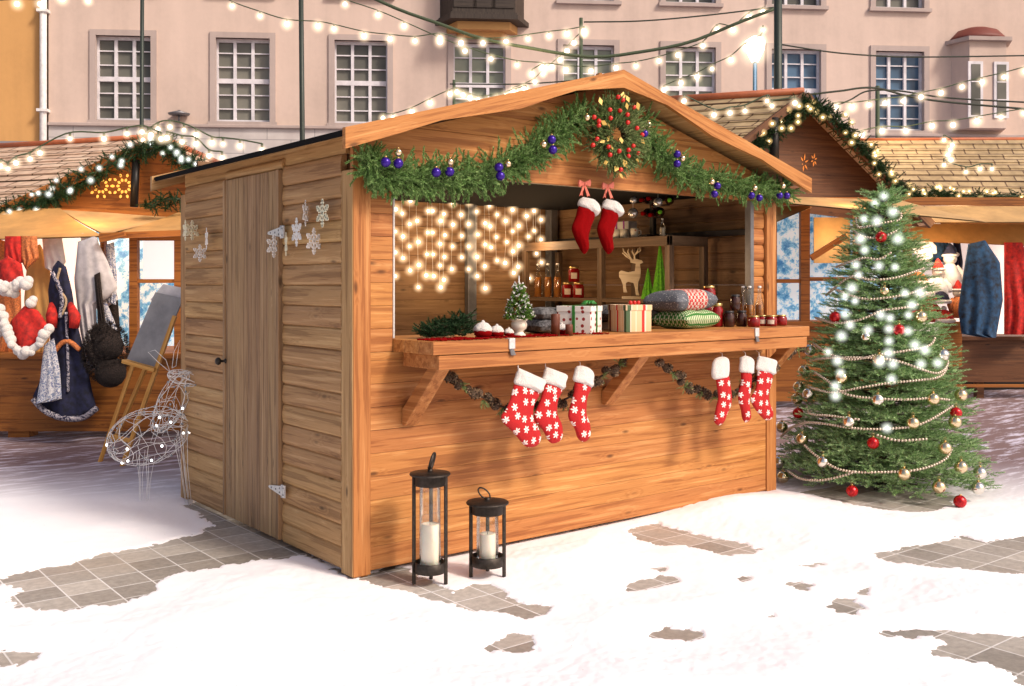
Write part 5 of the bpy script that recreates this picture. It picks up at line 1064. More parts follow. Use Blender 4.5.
# second lamp head low behind the roofs
def cable(label, pts, d, r=.014, mat='cable', name='overhead_cable', grp='overhead cables'):
    dd = d if hasattr(d, '__len__') else [d]*len(pts); q = [P(x, y, e) for (x, y), e in zip(pts, dd)]; b = MB(); b.tube(smoothpath(q, 30), r, 6); o = tag(b.build(name, mat), label, 'cable', grp); rebase(o, q[0])
cable('thick green cable sagging from the upper storey towards the thick dark pole', [(360, -8), (400, 10), (440, 24), (480, 38), (530, 48), (590, 57), (640, 52), (690, 42), (740, 22), (777, 8)], 15., .026, 'cable_green')
cable('thin dark cable from the short green pole to the thick dark pole', [(584, 22), (640, 21), (700, 16), (777, 7)], 15.5, .012)
cable('thin dark cable stretched from the thick dark pole across the last windows', [(778, 44), (830, 52), (880, 56), (930, 57), (1060, 55)], 15.5, .012)
cable('heavier dark cable drooping behind the small green pole', [(806, 95), (840, 91), (875, 88), (930, 100), (1060, 112)], 15.5, .017)
cable('thin black cable crossing the thin green pole', [(830, 108), (850, 100), (868, 91), (900, 91), (950, 98), (1060, 104)], 15.8, .014)
cable('thin black cable running just over the hut roof', [(450, 84), (520, 84), (581, 80)], 16.5, .012)
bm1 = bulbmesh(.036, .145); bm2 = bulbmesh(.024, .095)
def strand(label, pts, d, data, extra=0, wire=.009, ends=True, wmat='cable_green'):
    dd = d if hasattr(d, '__len__') else [d]*len(pts); q = [P(x, y, e) for (x, y), e in zip(pts, dd)]; g = thing('string_lights', label, 'string lights', q[0], group='strings of warm bulbs over the square')
    bulbs(g, q, data); b = MB(); w_ = [p+UP*.07 for p in q]
    b.tube(smoothpath(w_, len(w_)*4) if len(w_) > 2 else w_, wire, 5)
    for p in q: b.tube([p+UP*.072, p+UP*.03], .014, 6)
    b.build('wire', wmat, g)
SD = 15.
strand('string of warm bulbs along the very top edge over the orange house', [(-25, 6), (17, 4), (40, 4), (62, -1), (88, 1), (130, -8)], SD, bm1)
strand('string of warm bulbs dropping past the second window to the third', [(215, -6), (232, 6), (260, 16), (287, 24), (318, 26), (334, 29), (364, 36), (390, 39), (415, 41), (440, 38), (461, 43), (483, 43), (506, 42), (528, 39), (549, 36), (567, 34), (584, 31)], SD, bm1)
strand('string of warm bulbs falling steeply in front of the fourth window', [(345, 4), (378, 15), (404, 26), (440, 42), (465, 51), (491, 59), (517, 65), (542, 67)], SD+.4, bm1)
strand('string of warm bulbs descending from the short green pole to the hut roof', [(584, 34), (574, 43), (567, 51), (560, 60), (552, 67), (543, 74), (535, 82), (524, 88), (513, 92)], SD+.8, bm1)
strand('string of warm bulbs rising along the hut roof to the third window', [(383, 118), (393, 118), (412, 112), (430, 103), (450, 94), (457, 92), (463, 95), (470, 98), (478, 100), (487, 100), (497, 98), (506, 96), (516, 93), (526, 90)], SD+.4, bm1)
strand('string of warm bulbs hanging just over the hut peak towards the thick pole', [(532, 74), (545, 68), (566, 70), (591, 71), (616, 68), (636, 66), (659, 61), (678, 55), (703, 46), (717, 29), (733, 30), (749, 17), (763, 12)], SD+.2, bm1)
strand('string of warm bulbs looping low behind the barge board', [(664, 90), (681, 83), (697, 77), (712, 69), (731, 60), (746, 47), (761, 39), (763, 30)], SD+.2, bm1)
strand('upper string of warm bulbs past the last tall window', [(822, 112), (836, 107), (852, 107), (869, 105), (885, 103), (903, 101), (921, 97), (941, 93), (962, 87), (982, 82), (1004, 77), (1026, 71)], SD, bm1)
strand('lower string of warm bulbs past the last tall window', [(845, 138), (862, 135), (882, 131), (906, 131), (932, 126), (953, 125), (977, 121), (1001, 117), (1024, 113)], SD, bm1)
light('POINT', 'string_glow', P(520, 60, 14.5), 60., (1, .72, .4), shadow_soft_size=.4); light('POINT', 'string_glow', P(900, 110, 14.5), 40., (1, .72, .4), shadow_soft_size=.4)

# ================================================================== MARKET STALLS BEHIND
def shingle_mat(name, cols):
    k = NT(name); gc = k.n('Attribute', attribute_name='gc').outputs['Vector']
    br = k.n('TexBrick', {'Vector': gc, 'Scale': 1., 'Color1': cols[0]+(1,), 'Color2': cols[1]+(1,), 'Mortar': (.10, .06, .035, 1), 'Mortar Size': .014, 'Mortar Smooth': .4, 'Brick Width': .36, 'Row Height': .155})
    nz = k.n('TexNoise', {'Vector': gc, 'Scale': 9., 'Detail': 5.}); wv = k.n('TexNoise', {'Vector': gc, 'Scale': 1.2, 'Detail': 3.})
    k.set(k.b.inputs['Base Color'], k.mix(.6, br.outputs[0], k.ramp(k.math('ADD', k.math('MULTIPLY', nz.outputs[0], .5), k.math('MULTIPLY', wv.outputs[0], .5)), [(.35, (.25, .22, .2)), (.65, (.75, .72, .7))]), 'OVERLAY')); k.b.inputs['Roughness'].default_value = .85; M[name] = k.m
shingle_mat('shingles', ((.50, .36, .26), (.62, .47, .36))); shingle_mat('shingles_yellow', ((.33, .25, .14), (.42, .325, .19)))
M['ridge_red'] = plain('ridge_cap_red', (.40, .11, .04), .6, scale=10)
M['canvas'] = plain('lit_canvas', (.50, .27, .085), .85, scale=4, var=.15)
M['canvas_pale'] = plain('pale_canvas', (.50, .31, .13), .85, scale=4, var=.15)
def slope(b, a, c, e, f, courses=12, mi=0, lift=.014, th=.05):
    """stepped shingle roof: ridge a->c, eave f->e (a above f, c above e)"""
    a, c, e, f = [np.asarray(q, float) for q in (a, c, e, f)]; n_ = nrm(np.cross(c-a, f-a)); n_ = n_ if n_[2] > 0 else -n_
    Lr = np.linalg.norm(c-a); Ls = np.linalg.norm(f-a)
    for i in range(courses):
        t0, t1 = i/courses, (i+1)/courses; p0, p1 = a+(f-a)*t0, c+(e-c)*t0; q0, q1 = a+(f-a)*t1, c+(e-c)*t1
        vs = [p0, p1, q1+n_*lift, q0+n_*lift, p0-n_*th, p1-n_*th, q1-n_*th, q0-n_*th]
        g_ = [(0, t0*Ls, 0), (Lr, t0*Ls, 0), (Lr, t1*Ls, 0), (0, t1*Ls, 0)]*2
        b.add(vs, [(0, 1, 2, 3), (7, 6, 5, 4), (3, 2, 6, 7), (0, 4, 5, 1), (1, 5, 6, 2), (0, 3, 7, 4)], g_, mi)
def fpline(name, label, pts, mat='fir_dark', n=200, cat='garland', rad=.10, k=60, nl=.03, L=.12, w=.007, grp=None):
    g = thing(name, label, cat, pts[0], group=grp); p = smoothpath(pts, 120); i = RNG.integers(0, 120, n); D = rand_unit(n); D[:, 2] -= .2
    V, T = needle_cloud(p[i]+rand_unit(n)*rad*.5, D, L, k, nl, w, .8); npmesh('foliage', V, T, mat, g); b = MB(); b.tube(p[::6], .015, 5); b.build('core_wire', 'cable_green', g); return g
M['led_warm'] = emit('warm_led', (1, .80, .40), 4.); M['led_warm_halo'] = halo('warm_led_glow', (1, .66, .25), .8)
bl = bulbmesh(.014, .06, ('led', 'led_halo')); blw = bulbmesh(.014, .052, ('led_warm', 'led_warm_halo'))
def sprinkle(label, pts, n, rad, data, mat='cable_green', grp='light chains on the fir trim'):
    g = thing('light_chain', label, 'string lights', pts[0], group=grp); p = smoothpath(pts, 200); q = [p[int(199*(i+.5)/n)]+rand_unit(1)[0]*rad for i in range(n)]; q = [x-FW*rad*.8 for x in q]
    bulbs(g, q, data); b = MB(); b.tube(q, .005, 4); b.build('wire', mat, g)

# ---- stall A (clothes), at the left edge
sa = thing('market_stall', 'clothes stall with shingled roof and orange lit gable boards', 'market stall', P(80, 440, 9.9)*[1, 1, 0])
dA = 11.; ap = P(157, 138, dA); LE = P(-40, 228, dA-.1); RE = P(245, 196, dA+.2)
rv = P(-60, 151, 12.1)-ap; bl_ = LE+rv; br_ = RE+rv*.3+FW*2.5
b = MB(); slope(b, ap+rv, ap, LE, LE+rv, 13); b.build('roof', 'shingles', sa)
b = MB(); slope(b, ap+FW*2.5, ap, RE, br_, 10); b.build('roof', 'shingles', sa)
b = MB(); b.tube([ap+UP*.02, ap+rv+UP*.02], .03, 8); b.tube([ap+UP*.02, ap+FW*2.5+UP*.02], .045, 8); b.build('ridge_cap', 'ridge_red', sa)
gz = P(100, 213, dA)[2]
b = MB(); tri = [ap-UP*.09+FW*.1, LE+FW*.1-UP*.02, P(-40, 213, dA+.1), P(245, 213, dA+.1), RE+FW*.1-UP*.02]; nrmT = FW*.04
b.add(tri+[p+nrmT for p in tri], [(0, 1, 2, 3, 4), (9, 8, 7, 6, 5)], [(np.dot(p, RT), p[2], 0) for p in tri]*2); b.build('gable_wall', 'wood_stall', sa)
for a_, c_ in ((ap, LE), (ap, RE)):
    b = MB(); b.bar(a_-FW*.06-UP*.05, c_-FW*.06-UP*.05, .05, .12); b.build('barge_board', 'wood_stall', sa)
b = MB(); b.bar(P(-60, 211, dA-.1), P(190, 217, dA-.1), .12, .10); b.build('beam', 'wood_stall', sa)
b = MB(); q0 = P(136, 160, dA-.08); q1 = P(134, 207, dA-.08); b.tube([q0, q1], .045, 8); b.build('lamp_post', 'rack', sa)
# carved sun openings, glowing
M['amber_glow'] = emit('amber_cutout', (1, .55, .10), .9)
for px in (101, 124):
    b = MB(); c = P(px, 186, dA+.085)
    for i in range(10):
        a = 2*pi*i/10; d = RT*cos(a)+UP*sin(a); t = RT*-sin(a)+UP*cos(a)
        for r0 in (.05, .105): o_ = c+d*r0; b.add([o_-t*.010, o_+d*.022-t*.016, o_+d*.04, o_+d*.022+t*.016, o_+t*.010], [(0, 1, 2, 3, 4)], None)
    b.build('carved_rosette', 'amber_glow', sa)
# canvas awnings
def sheet(b, a, c, e, f, sag=.06, n=10, th=.012, mi=0):
    a, c, e, f = [np.asarray(q, float) for q in (a, c, e, f)]; nn = nrm(np.cross(c-a, f-a)); vs = []
    for i in range(n+1):
        for j in range(n+1):
            u, v = i/n, j/n; p = (a*(1-u)+c*u)*(1-v)+(f*(1-u)+e*u)*v; vs.append(p-UP*sag*4*v*(1-v)*(1-.6*(2*u-1)**2))
    K = len(vs); vs += [p+nn*th for p in vs]; fs = []
    for i in range(n):
        for j in range(n): q = i*(n+1)+j; fs += [(q, q+n+1, q+n+2, q+1), (K+q, K+q+1, K+q+n+2, K+q+n+1)]
    b.add(vs, fs, None, mi, True)
b = MB(); sheet(b, P(-70, 208, dA-.15), P(60, 208, dA-.15), P(104, 236, dA-1.3), P(-90, 241, dA-1.3)); b.build('awning', 'canvas', sa)
b = MB(); sheet(b, P(62, 210, dA-.2), P(170, 216, dA-.1), P(118, 231, dA-1.25), P(106, 235, dA-1.25), .03); b.build('awning', 'canvas_pale', sa)
b = MB(); sheet(b, P(176, 213, dA-.2), P(215, 206, dA-.1), P(215, 232, dA-1.2), P(118, 232, dA-1.2), .03); b.build('awning', 'canvas', sa)
b = MB(); b.bar(P(100, 236, dA-1.28), P(215, 232, dA-1.2), .05, .06); b.build('beam', 'wood_stall', sa)
# body: counter box, posts, back
dF = 9.85
def wpanel(b, px0, px1, z0, z1, d, th=.05, mi=0): p0, p1 = P(px0, 285, d), P(px1, 285, d); b.obox([p0[0], p0[1], z0], (p1-p0)*[1, 1, 0], FW*th, UP*(z1-z0), mi, 0)
zc = P(0, 358, dF)[2]; zlow = P(0, 429, dF)[2]
b = MB(); wpanel(b, -90, 212, zlow, zc, dF); wpanel(b, -90, 212, zc, zc+.05, dF-.06, 1.2); b.build('counter_front', 'wood_stall', sa)
b = MB(); wpanel(b, -90, 212, zlow-.02, zlow+.09, dF-.02, .02); b.build('skirting', 'wood_stall', sa)
for px in (8, 190): b = MB(); wpanel(b, px, px+21, 0, zlow-.02, dF+.02, .2); b.build('leg', 'wood_stall', sa)
b = MB(); wpanel(b, -90, 212, 0.02, zlow+.3, dF+1.3, .1); b.build('back_board', 'rack', sa)  # black sheet under the stall, standing in for the shade there
M['lit_wall'] = emit('glowing_back_wall', (1, .86, .80), .55)  # stall light put into the wall as its own emission
k = NT('blue_painted_cloth'); n1 = k.n('TexNoise', {'Vector': k.objco(), 'Scale': 7., 'Detail': 4., 'Distortion': .2, 'Roughness': .75}); c_ = k.ramp(n1.outputs[0], [(.35, (.03, .18, .45)), (.46, (.16, .42, .66)), (.55, (.66, .76, .86))]); k.set(k.b.inputs['Base Color'], c_); k.set(k.b.inputs['Emission Color'], c_); k.b.inputs['Emission Strength'].default_value = .40; k.m.cycles.emission_sampling = 'NONE'; M['blue_cloth'] = k.m  # cloth glows by itself: interior light put into its colour as emission
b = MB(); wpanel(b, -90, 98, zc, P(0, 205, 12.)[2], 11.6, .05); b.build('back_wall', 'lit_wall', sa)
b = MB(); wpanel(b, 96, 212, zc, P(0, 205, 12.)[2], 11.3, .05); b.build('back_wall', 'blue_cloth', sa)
for px, w_ in ((100, 4), (129, 8), (174, 7), (206, 7)):
    b = MB(); wpanel(b, px, px+w_, zc, P(0, 233, dF+.1)[2], dF+.1, .08); b.build('post', 'wood_stall', sa)
b = MB(); wpanel(b, 129, 212, P(0, 283, dF)[2], P(0, 279, dF)[2], dF+.12, .04); wpanel(b, 129, 212, P(0, 240, dF)[2], P(0, 234, dF)[2], dF+.11, .06); b.build('glazing_bar', 'wood_stall', sa)
M['lit_white'] = emit('lit_pane', (.92, .95, 1), .72)  # brightness behind the pane put into it as emission
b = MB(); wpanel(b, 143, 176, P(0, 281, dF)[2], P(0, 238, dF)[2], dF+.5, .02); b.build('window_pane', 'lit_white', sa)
b = MB(); b.bar(P(100, 240, dF-.2), P(125, 234, dF-.2), .05, .05); b.build('brace', 'wood_stall', sa)
light('POINT', 'stall_lamp_glow', P(60, 250, 10.6), 45., (1, .70, .42), shadow_soft_size=.2)
light('POINT', 'stall_lamp_glow', P(150, 243, 9.2), 12., (1, .55, .2), shadow_soft_size=.2)
light('POINT', 'gable_glow', P(90, 200, 10.2), 13., (1, .50, .16), shadow_soft_size=.15)
GA = [P(210, 178, dA-.05), P(180, 157, dA-.05), P(158, 143, dA-.1), P(120, 160, dA-.1), P(75, 182, dA-.1), P(45, 198, dA-.12), P(15, 212, dA-.15), P(-25, 207, dA-.15)]
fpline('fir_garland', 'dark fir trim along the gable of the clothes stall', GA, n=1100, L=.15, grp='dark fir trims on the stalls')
sprinkle('chain of cool white lights in the fir trim of the clothes stall', GA, 34, .09, bl)
GA2 = [P(150, 208, dA-.4), P(165, 200, dA-.4), P(195, 200, dA-.4)]
fpline('fir_garland', 'short piece of dark fir trim under the hut roof edge', GA2, n=70, rad=.1, grp='dark fir trims on the stalls')
strand('string of warm bulbs climbing over the shingles of the clothes stall', [(-12, 172), (0, 166), (8, 169), (16, 163), (30, 159), (40, 153), (70, 139), (104, 139), (127, 134), (142, 132), (151, 135), (161, 139)], 10.7, bm2)
strand('string of warm bulbs from the clothes stall peak towards the hut', [(143, 140), (158, 129), (170, 127), (184, 130), (196, 135), (212, 143), (223, 144), (240, 146), (262, 150)], 10.9, bm2)
strand('second string of warm bulbs from the clothes stall peak', [(167, 138), (182, 142), (196, 144), (209, 156), (222, 158)], 10.8, bm2)

# ---- garments
def flatgarment(name, label, cat, px, d, mat, th=.05, grp=None, trims=(), folds=9):
    """hanging garment: outline in the photo's points, puffed and pleated"""
    pts = np.array(px, float); xs0, xs1 = pts[:, 0].min(), pts[:, 0].max(); ys0, ys1 = pts[:, 1].min(), pts[:, 1].max(); cx_ = (xs0+xs1)/2
    g = thing(name, label, cat, P(cx_, ys1, d), group=grp); N, K = 26, 20; vs = []; gg = []
    def span(y):
        xs = []
        for i in range(len(pts)):
            a, c = pts[i], pts[(i+1) % len(pts)]
            if (a[1] <= y < c[1]) or (c[1] <= y < a[1]): xs.append(a[0]+(c[0]-a[0])*(y-a[1])/(c[1]-a[1]))
        return (min(xs), max(xs)) if len(xs) >= 2 else (cx_-.5, cx_+.5)
    for s_ in (-1, 1):
        for i in range(N+1):
            y = ys0+(ys1-ys0)*(.004+.992*i/N); x0, x1 = span(y)
            for j in range(K+1):
                u = -1+2*j/K; t = th*math.sqrt(max(0, 1-u*u)); pl = .35*th*sin(folds*u+1.3*sin(i*.25))*(i/N); e = d+(t*s_*(.5+.5*i/N))+pl*(1-u*u)
                vs.append(P((x0+x1)/2+u*(x1-x0)/2, y, e)); gg.append((u, i/N, 0))
    Q_ = (N+1)*(K+1); fs = []
    for i in range(N):
        for j in range(K): q = i*(K+1)+j; fs += [(q, q+K+1, q+K+2, q+1), (Q_+q, Q_+q+1, Q_+q+K+2, Q_+q+K+1)]
    b = MB(); b.add(vs, fs, gg, 0, True); b.build('cloth', mat, g)
    for tn, tm, tp, tr_ in trims:
        b = MB(); b.tube(smoothpath([P(x, y, d-th*1.05) for x, y in tp], 24), tr_, 8); b.build(tn, tm, g)
    return g
def patt(name, stops, scale, rough=.9, dist=.5):
    k = NT(name); n1 = k.n('TexNoise', {'Vector': k.objco(), 'Scale': scale, 'Detail': 5., 'Distortion': dist}); k.set(k.b.inputs['Base Color'], k.ramp(n1.outputs[0], stops, 'CONSTANT')); k.b.inputs['Roughness'].default_value = rough; M[name] = k.m
M['navy'] = plain('navy_cloth', (.012, .014, .045), .9, var=.5, scale=20); M['grey_coat'] = plain('pale_grey_cloth', (.50, .48, .50), .9, var=.15, scale=12); M['linen'] = plain('white_linen', (.78, .76, .76), .9, scale=10)
patt('embroidery', [(0, (.02, .02, .05)), (.47, (.45, .42, .45)), (.53, (.05, .05, .12)), (.6, (.55, .50, .50))], 45.); patt('blue_embroidery', [(0, (.20, .24, .35)), (.46, (.60, .60, .62)), (.56, (.16, .18, .30))], 40.)
M['fur_dark'] = plain('dark_fur', (.022, .014, .012), 1., var=.8, scale=80, bump=1., bd=.03); M['orange_cloth'] = plain('orange_sash', (.55, .17, .05), .8, var=.4, scale=60); M['red_cloth'] = plain('red_cloth', (.48, .015, .01), .85, var=.4, scale=20)
M['blue_velvet'] = plain('blue_velvet', (.008, .045, .11), .8, var=.7, scale=14)
dG = 9.6
flatgarment('hanging_coat', 'pale grey coat hanging behind the embroidered dress', 'coat', [(78, 240), (95, 236), (108, 262), (118, 288), (106, 300), (96, 296), (97, 330), (103, 365), (88, 372), (80, 330), (74, 280)], dG+.12, 'grey_coat', .07, 'clothes hanging in the stall')
flatgarment('hanging_shirt', 'white linen shirt hanging nearest the blue cloth', 'shirt', [(80, 233), (96, 234), (104, 262), (118, 300), (100, 312), (88, 300)], dG+.3, 'linen', .06, 'clothes hanging in the stall')
flatgarment('hanging_shawl', 'blue and white patterned shawl beside the fur hat', 'shawl', [(97, 305), (106, 300), (118, 330), (113, 350), (98, 345)], dG+.2, 'blue_embroidery', .05, 'clothes hanging in the stall')
flatgarment('hanging_cloth', 'white cloth glaring in the light above the red hats', 'cloth', [(42, 238), (62, 238), (66, 262), (58, 275), (45, 268)], dG+.35, 'linen', .05, 'clothes hanging in the stall')
g = flatgarment('folk_dress', 'dark navy folk dress with embroidered hem and red sleeves', 'dress', [(52, 268), (58, 260), (66, 266), (72, 290), (76, 318), (84, 350), (92, 390), (97, 410), (80, 420), (58, 421), (40, 412), (32, 398), (44, 372), (50, 345), (50, 318), (48, 290)], dG-.1, 'navy', .09, None,
  [('lace_hem', 'embroidery', [(33, 399), (45, 411), (62, 418), (82, 418), (97, 408)], .028), ('sash', 'orange_cloth', [(54, 352), (62, 343), (70, 342), (80, 350)], .024), ('apron_trim', 'embroidery', [(66, 312), (67, 335), (68, 365), (68, 392)], .014), ('collar', 'embroidery', [(52, 272), (58, 284), (62, 298), (60, 318)], .02), ('belt', 'cone_pale', [(60, 268), (57, 285), (66, 300), (62, 315)], .012)], 7)
for s_, q in ((0, [(46, 312), (52, 300), (58, 318), (52, 328)]), (1, [(70, 312), (76, 310), (80, 322), (74, 328)])):
    b = MB(); b.tube([P(q[0][0]+(6 if s_ == 0 else 0), q[0][1]-8, dG-.12), P((q[0][0]+q[2][0])/2, (q[0][1]+q[2][1])/2, dG-.2), P(q[3][0], q[3][1], dG-.2)], [.03, .055, .045], 10); b.build('sleeve', 'red_cloth', g)
flatgarment('embroidered_apron', 'pale grey embroidered apron folded over the dress side', 'apron', [(44, 345), (54, 338), (60, 370), (62, 400), (36, 404), (40, 380)], dG-.24, 'blue_embroidery', .03, None)
c = P(106, 352, dG-.1); g = thing('fur_hat', 'dark fur hat heap hanging at the stall corner', 'fur hat', c); b = MB()
for i in range(7): b.sphere(c+RT*random.uniform(-.10, .10)+UP*random.uniform(-.20, .16)+FW*random.uniform(-.03, .03), random.uniform(.10, .15), 12, 8)
b.build('fur', 'fur_dark', g)
nf = 900; uu = rand_unit(nf); Bf = c+uu*np.array([.19, .15, .27]); V, T = needle_cloud(Bf, uu, .03, 6, .035, .006, 1.0); npmesh('fur_tufts', V, T, 'fur_dark', g)
c = P(97, 282, dG+.1); flatgarment('dark_scarf', 'dark brown scarf hanging beside the white shirt', 'scarf', [(94, 275), (100, 272), (103, 300), (108, 340), (100, 342), (97, 310)], dG+.05, 'fur_dark', .05, None)
def santahat(label, pts, trim, d, grp='red hats with white trim in the clothes stall'):
    flatgarment('santa_hat', label, 'hat', pts, d, 'red_cloth', .09, grp, [('fur_trim', 'plush', trim, .035)], 4)
    g_ = [o for o in COL.objects if o.get('label') == label][0]; b = MB(); tp = smoothpath([P(x, y, d-.09) for x, y in trim], 15)
    for p_ in tp: b.sphere(p_+RNG.normal(size=3)*.012, random.uniform(.035, .058), 10, 7)
    b.build('fur_trim', 'plush', g_)
    return
santahat('red hat with thick white trim, lowest beside the dress', [(10, 322), (24, 306), (38, 310), (48, 325), (40, 345), (22, 350), (12, 340)], [(4, 318), (8, 338), (22, 352), (38, 345), (49, 330)], dG-.25)
santahat('red hat hanging highest at the stall edge', [(-2, 262), (8, 256), (22, 264), (24, 278), (10, 292), (0, 288)], [(-3, 284), (8, 292), (22, 280)], dG-.1)
santahat('red hat with white trim cut off by the stall edge', [(-22, 300), (-8, 296), (4, 308), (0, 330), (-18, 335)], [(-22, 335), (-8, 336), (4, 326)], dG-.15)
for px, py, r_, lb in ((31, 303, .05, 'white fluffy ball over the lowest red hat'), (26, 284, .06, 'white fluffy ball higher above the red hats'), (3, 288, .05, 'white fluffy ball by the highest red hat'), (-2, 312, .06, 'white fluffy ball at the stall edge')):
    c = P(px, py, dG-.28); b = MB(); b.sphere(c, r_, 16, 10); b.sphere(c+RT*.02+UP*.03, r_*.8, 12, 8); o = tag(b.build('pompom', 'plush'), lb, 'pompom', 'white pompoms in the clothes stall'); rebase(o, c)
for px, py0, py1, lb, mt in ((14, 236, 262, 'red and white wool scarf bundle hanging from the awning', 'red_cloth'), (30, 236, 258, 'red bundle hanging nearest the white cloth', 'orange_cloth')):
    flatgarment('wool_bundle', lb, 'scarf', [(px-9, py0), (px+7, py0), (px+9, py1), (px-4, py1+12), (px-10, py1)], dG+.1, mt, .07, 'wool bundles under the awning')

flatgarment('hanging_coat', 'long brown coat hanging between the white shirt and the blue cloth', 'coat', [(98, 262), (104, 258), (112, 270), (118, 300), (121, 340), (116, 372), (101, 374), (98, 330)], dG+.35, 'fur_dark', .06, 'clothes hanging in the stall')
flatgarment('hanging_coat', 'ochre coat hanging behind the red hats', 'coat', [(28, 250), (40, 244), (50, 262), (52, 320), (48, 352), (28, 352), (24, 300)], dG+.45, 'canvas', .06, 'clothes hanging in the stall')
flatgarment('hanging_coat', 'rust red coat hanging at the frame edge of the clothes stall', 'coat', [(-6, 238), (8, 240), (20, 258), (22, 330), (14, 352), (-10, 352)], dG+.5, 'orange_cloth', .07, 'clothes hanging in the stall')
flatgarment('hanging_scarf', 'pale blue scarf hanging in front of the blue cloth', 'scarf', [(106, 244), (114, 242), (117, 275), (116, 305), (108, 303)], dG+.2, 'blue_embroidery', .03, None)
# ---- stall B (brown gable) to the right of the hut
dB = 12.2; sb = thing('market_stall', 'brown stall with steep fir trimmed gable behind the decorated tree', 'market stall', P(850, 400, 13.2)*[1, 1, 0])
ap = P(804, 93, dB); LE = P(700, 172, dB-.5); RE = P(930, 222, dB+.5); rv = P(640, 103, dB+.9)-ap
b = MB(); slope(b, ap+rv, ap, LE, LE+rv, 11); b.build('roof', 'shingles_yellow', sb)
b = MB(); slope(b, ap, ap+FW*2.6, RE+FW*2.6, RE, 12); b.build('roof', 'shingles', sb)
b = MB(); b.tube([ap+UP*.02, ap+rv+UP*.02], .05, 8); b.build('ridge_cap', 'ridge_red', sb)
for a_, c_ in ((ap, LE), (ap, RE)): b = MB(); b.bar(a_-FW*.05-UP*.04, c_-FW*.05-UP*.04, .05, .10); b.build('barge_board', 'wood_stall_dark', sb)
tri = [ap-UP*.08+FW*.25, LE+FW*.25, P(700, 200, dB-.2), P(930, 228, dB+.8), RE+FW*.25]; b = MB(); b.add(tri+[p+FW*.04 for p in tri], [(0, 1, 2, 3, 4), (9, 8, 7, 6, 5)], [(np.dot(p, RT), p[2], 0) for p in tri]*2); b.build('gable_wall', 'wood_stall_dark', sb)
b = MB(); b.tube([P(774, 118, dB-.2), P(774, 168, dB-.2)], .06, 8); b.build('lamp_post', 'rack', sb)
M['ember'] = emit('ember_cutout', (.75, .24, .03), .3)
for px, py, k_ in ((785, 158, .5), (792, 162, .8), (804, 163, 1.), (814, 160, .7)):
    b = MB(); c = P(px, py, dB+.225)
    for i in range(6):
        a = 2*pi*i/6+.3; d = RT*cos(a)*.6+UP*sin(a)*1.25; t = nrm(np.cross(FW, d)); o_ = c+d*.03*k_; b.add([o_-t*.006, o_+d*.03*k_-t*.009, o_+d*.07*k_, o_+d*.03*k_+t*.009, o_+t*.006], [(0, 1, 2, 3, 4)], None)
    b.build('carved_rosette', 'ember', sb)
b = MB(); wpanel(b, 700, 1090, P(0, 206, dB)[2], P(0, 198, dB)[2], dB-.1, .12); b.build('beam', 'wood_stall', sb)
b = MB(); sheet(b, P(770, 196, dB-.15), P(900, 200, dB-.15), P(990, 222, dB-1.2), P(788, 203, dB-1.2), .02); b.build('awning', 'canvas_pale', sb)
b = MB(); sheet(b, P(760, 206, dB-.2), P(808, 206, dB-.2), P(812, 206, dB-1.), P(770, 224, dB-1.), .03); b.build('awning', 'canvas', sb)
zcB = P(0, 326, dB)[2]; zlB = 0.12
b = MB(); wpanel(b, 740, 905, zlB, zcB, dB); b.build('counter_front', 'wood_stall', sb)
b = MB(); wpanel(b, 735, 908, zcB, zcB+.06, dB-.08, .5); b.build('counter', 'wood_stall', sb)
for px, w_ in ((772, 5), (801, 9), (855, 7), (905, 7)): b = MB(); wpanel(b, px, px+w_, zcB+.06, P(0, 206, dB)[2], dB+.04, .08); b.build('post', 'wood_stall', sb)
b = MB(); wpanel(b, 777, 801, P(0, 283, dB)[2], P(0, 279, dB)[2], dB+.06, .04); wpanel(b, 810, 855, P(0, 281, dB)[2], P(0, 277, dB)[2], dB+.06, .04); b.build('glazing_bar', 'wood_stall', sb)
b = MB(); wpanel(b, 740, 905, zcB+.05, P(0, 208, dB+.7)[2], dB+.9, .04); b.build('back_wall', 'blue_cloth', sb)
b = MB(); wpanel(b, 814, 850, P(0, 262, dB)[2], P(0, 214, dB)[2], dB+.6, .02); b.build('window_pane', 'canvas_pale', sb)
b = MB(); b.bar(P(811, 258, dB-.3), P(846, 236, dB-.3), .05, .07); b.build('brace', 'wood_stall', sb)
light('POINT', 'stall_lamp_glow', P(835, 235, dB+.35), 9., (1, .62, .3), shadow_soft_size=.2); light('POINT', 'stall_lamp_glow', P(840, 222, dB-1.), 12., (1, .55, .2), shadow_soft_size=.15)
light('POINT', 'gable_glow', P(850, 196, dB-.7), 8., (1, .50, .18), shadow_soft_size=.15)
GB = [P(742, 153, dB-.3), P(765, 138, dB-.2), P(786, 122, dB-.12), P(805, 104, dB-.1), P(830, 115, dB), P(855, 140, dB+.1), P(878, 165, dB+.2), P(905, 192, dB+.3), P(918, 205, dB+.3)]
fpline('fir_garland', 'dark fir trim along the steep gable behind the tree', GB, n=1300, L=.13, grp='dark fir trims on the stalls')
sprinkle('chain of warm lights in the fir trim of the steep gable', GB, 42, .10, blw)
strand('string of warm bulbs lying on the yellow shingles behind the hut', [(684, 101), (714, 115), (730, 113), (745, 111), (767, 101), (772, 106), (795, 103)], dB-.6, bm2)

